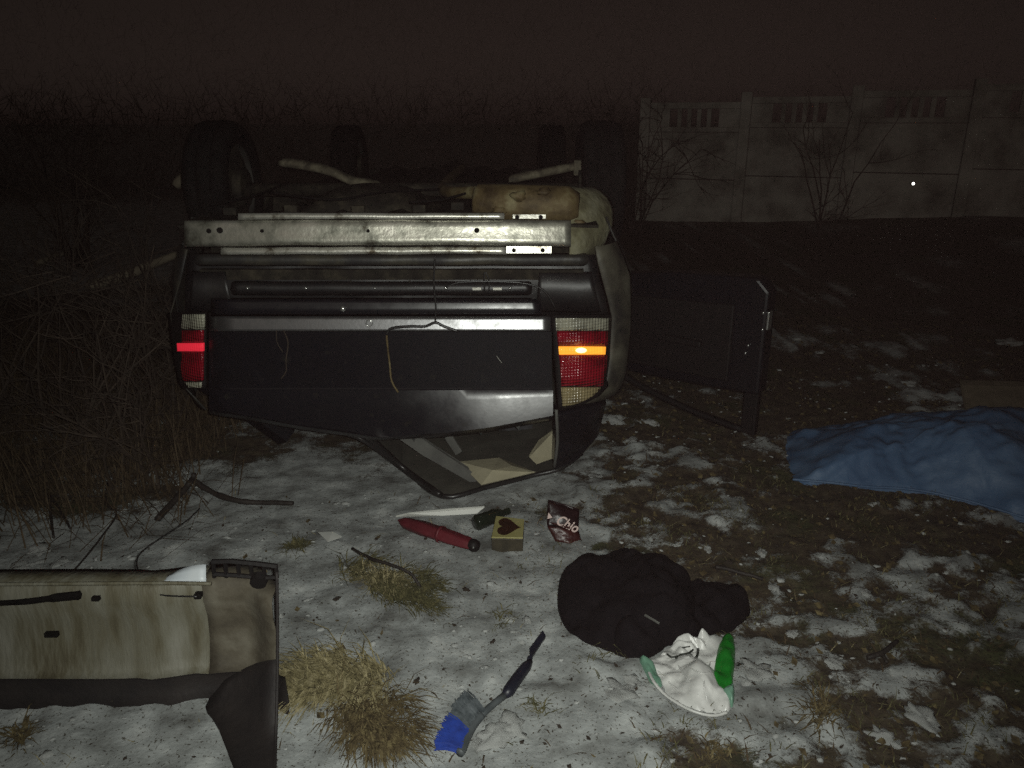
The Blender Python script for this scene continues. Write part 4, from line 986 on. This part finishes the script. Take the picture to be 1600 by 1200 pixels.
tussock([(770, 960), (800, 952), (815, 975), (790, 995), (772, 985)], 60, .02, .05, 'small olive tuft among snow lumps above the brush handle', 'grass_green', 6, (0, 0), None, .0014)
tussock([(945, 1010), (965, 1008), (970, 1030), (950, 1035)], 60, .03, .08, 'thin grass wisp at the front edge of the black jacket', 'grass_green', 7, (0, 0), None, .0014)
tussock([(1075, 1165), (1120, 1150), (1150, 1175), (1120, 1198), (1080, 1195)], 110, .02, .06, 'low brown grass tuft below the plastic bag', 'grass_mixed', 8, (0, 0), None, .0015)
tussock([(815, 1105), (850, 1100), (860, 1125), (830, 1130)], 60, .02, .05, 'small olive tuft beside the brush shaft', 'grass_green', 9, (0, 0), None, .0014)
# loose dry grass everywhere
def field(name, label, n, region, hmin, hmax, m, seed, dens, wid=.002, upright=.6):
    rng = random.Random(seed); mb = MB(); k = 0; tries = 0
    while k < n and tries < n * 12:
        tries += 1
        x = rng.uniform(region[0], region[1]); y = rng.uniform(region[2], region[3])
        if rng.random() > dens(x, y): continue
        if -1.36 < x < .42 and 2.95 < y < 6.8: continue
        h = rng.uniform(hmin, hmax); an = rng.uniform(0, 2 * pi)
        d = Vector((cos(an), sin(an), rng.uniform(.1, 2.0) * upright)).normalized(); s = d.cross(Vector((0, 0, 1))).normalized() * wid * rng.uniform(.6, 1.3)
        z = gz(x, y); b0 = Vector((x, y, z - .005)); b1 = b0 + d * h * .6; b2 = b1 + (d + Vector((0, 0, -.5))).normalized() * h * .4
        b2.z = max(b2.z, gz(b2.x, b2.y) + .002)
        mb.add([b0 - s, b0 + s, b1 - s * .8, b1 + s * .8, b2], [(0, 1, 3, 2), (2, 3, 4)]); k += 1
    o = mb.build(name, M[m], None, fix=False); tag(o, label, 'grass', None, 'stuff'); return o
field('dry_weeds', 'brown dead weeds standing among the shrubs on the left', 9000, (-3.6, -1.05, 2.35, 5.5), .10, .42, 'grass_brown', 31, lambda x, y: sst(2.35, 3.0, y) * sst(-1.0, -1.6, x), .0026, 1.3)
field('trampled_grass', 'trampled dead grass and leaf bits over the bare earth', 16000, (-.6, 4.2, 1.2, 6.5), .02, .075, 'grass_brown', 32, lambda x, y: .06 + .94 * (1 - snow_at(x, y)), .0022, .35)
field('pale_stalks', 'pale dry stalks lying on the snow and earth', 2600, (-1.4, 3.2, 1.2, 5.0), .02, .08, 'grass', 33, lambda x, y: .12 + .5 * (1 - snow_at(x, y)), .0012, .3)
field('olive_sprigs', 'olive sprigs poking through the snow at right', 5200, (-.2, 2.4, 1.15, 3.2), .02, .05, 'grass_green', 34, lambda x, y: max(0, nz(x * 4, y * 4, 8)) * sst(-.1, .4, x), .0016, .6)

def litter(name, label, cat, n, region, m, seed, size, dens):
    rng = random.Random(seed); mb = MB(); k = 0
    while k < n:
        x = rng.uniform(region[0], region[1]); y = rng.uniform(region[2], region[3])
        if rng.random() > dens(x, y) or (-1.36 < x < .42 and 2.95 < y < 6.8): continue
        r = size * rng.uniform(.4, 1.5); an = rng.uniform(0, pi); z = gz(x, y) + .002; c_, s_ = cos(an) * r, sin(an) * r; e = rng.uniform(.25, .8); t1, t2 = rng.uniform(0, r * .8), rng.uniform(0, r * .8)
        mb.add([(x - c_, y - s_, z), (x + s_ * e, y - c_ * e, z + t1), (x + c_, y + s_, z + t2), (x - s_ * e, y + c_ * e, z + .001)], [(0, 1, 3), (1, 2, 3)]); k += 1
    o = mb.build(name, M[m], None, fix=False); tag(o, label, cat, None, 'stuff')
litter('leaf_litter', 'dark leaf bits strewn over snow and earth', 'leaf litter', 5200, (-1.6, 3.4, 1.2, 5.0), 'clod', 61, .0062, lambda x, y: .10 + .5 * (1 - snow_at(x, y)) + .2 * sst(0, 1, x))
litter('brown_leaves', 'brown dead leaves lying on the bare earth', 'leaf litter', 3500, (-1.2, 3.6, 1.2, 6.0), 'grass_mixed', 62, .012, lambda x, y: .05 + .9 * (1 - snow_at(x, y)))
def crumbs():
    rng = random.Random(63); mb = MB(); k = 0
    while k < 900:
        x = rng.uniform(-1.6, 3.2); y = rng.uniform(1.2, 4.8)
        if rng.random() > .08 + max(0, nz(x * 3, y * 3, 21)) * 1.2 * (.5 + .5 * sst(-.3, .6, x)) * (.2 + .8 * snow_at(x, y)) or (-1.36 < x < .42 and y > 2.95): continue
        r = rng.uniform(.003, .008) * (1.8 if rng.random() < .12 else 1)
        mb.blob((x, y, gz(x, y) - r * .1), (r * rng.uniform(.9, 1.8), r, r * .6), .9, k * .37, 6, 4); k += 1
    o = mb.build('snow_crumbs', M['snow'], None, smooth=True, fix=False); tag(o, 'scattered crumbs of frozen snow over the ground', 'snow', None, 'stuff')
crumbs()

# ------------------------------------------------------------------ clods of earth and lumps of snow
def lumps(name, label, cat, group, m, spots, seed):
    protos = []
    for k in range(4):
        me = bpy.data.meshes.new(name); mb = MB().blob((0, 0, 0), (1, .85, .42), .8, seed + k * 1.7, 20, 13); me.from_pydata(mb.v, [], mb.f); me.materials.append(M[m])
        me.polygons.foreach_set('use_smooth', [True] * len(me.polygons)); protos.append(me)
    rng = random.Random(seed)
    for i, (a, b, r) in enumerate(spots):
        p = GG(a, b); o = bpy.data.objects.new(name, protos[i % 4]); C.objects.link(o); o.location = p + Vector((0, 0, -r * .12 if m == 'snow' else r * .1)); o.scale = (r, r * rng.uniform(.6, 1.0), r * .75); o.rotation_euler = (0, 0, rng.uniform(0, 6))
        tag(o, label, cat, group)
lumps('earth_clod', 'small dark clod of earth lying on the snow', 'clod', 'dark clods of earth on the snow', 'clod',
      [(651, 1065, .013), (729, 922, .014), (526, 936, .012), (710, 977, .008), (1140, 879, .018), (1378, 1098, .016), (1332, 1092, .012), (770, 1003, .010), (815, 1160, .007), (693, 1046, .005), (893, 1062, .006), (1186, 1080, .009), (588, 843, .008), (665, 842, .008), (1012, 985, .006), (1236, 1046, .006)], 41)
lumps('snow_lump', 'loose rounded lump of dirty white snow', 'snow lump', 'loose lumps of snow', 'snow',
      [(795, 968, .026), (825, 970, .024), (803, 988, .014), (1182, 1048, .045), (1165, 1066, .03), (770, 1150, .055), (800, 1135, .05), (970, 1080, .045), (985, 1060, .03), (1210, 918, .035), (1350, 925, .032), (1060, 850, .022), (1105, 856, .026), (1010, 812, .02), (1190, 862, .03), (1440, 1120, .045), (1380, 1150, .04), (60, 860, .05), (95, 880, .04), (40, 885, .05), (960, 655, .07), (1010, 660, .06), (985, 690, .05), (930, 745, .03), (905, 705, .035), (1245, 530, .04), (1280, 552, .05), (1575, 535, .09), (1420, 600, .06), (1300, 1035, .03), (1240, 990, .025)], 51)

# ------------------------------------------------------------------ thin haze volume, added to lift the blacks
hz = MB().box((0, 150, 3.9), (900, 620, 10.0)).build('haze', M['snow'], None)
hz['kind'] = 'stuff'
m = bpy.data.materials.new('black_lift_haze'); m.use_nodes = True; n = m.node_tree.nodes; n.remove(n['Principled BSDF'])
v = n.new('ShaderNodeVolumePrincipled'); v.inputs['Density'].default_value = HAZE; v.inputs['Color'].default_value = (.98, .60, .58, 1)
m.node_tree.links.new(v.outputs[0], n['Material Output'].inputs['Volume']); hz.data.materials.clear(); hz.data.materials.append(m)
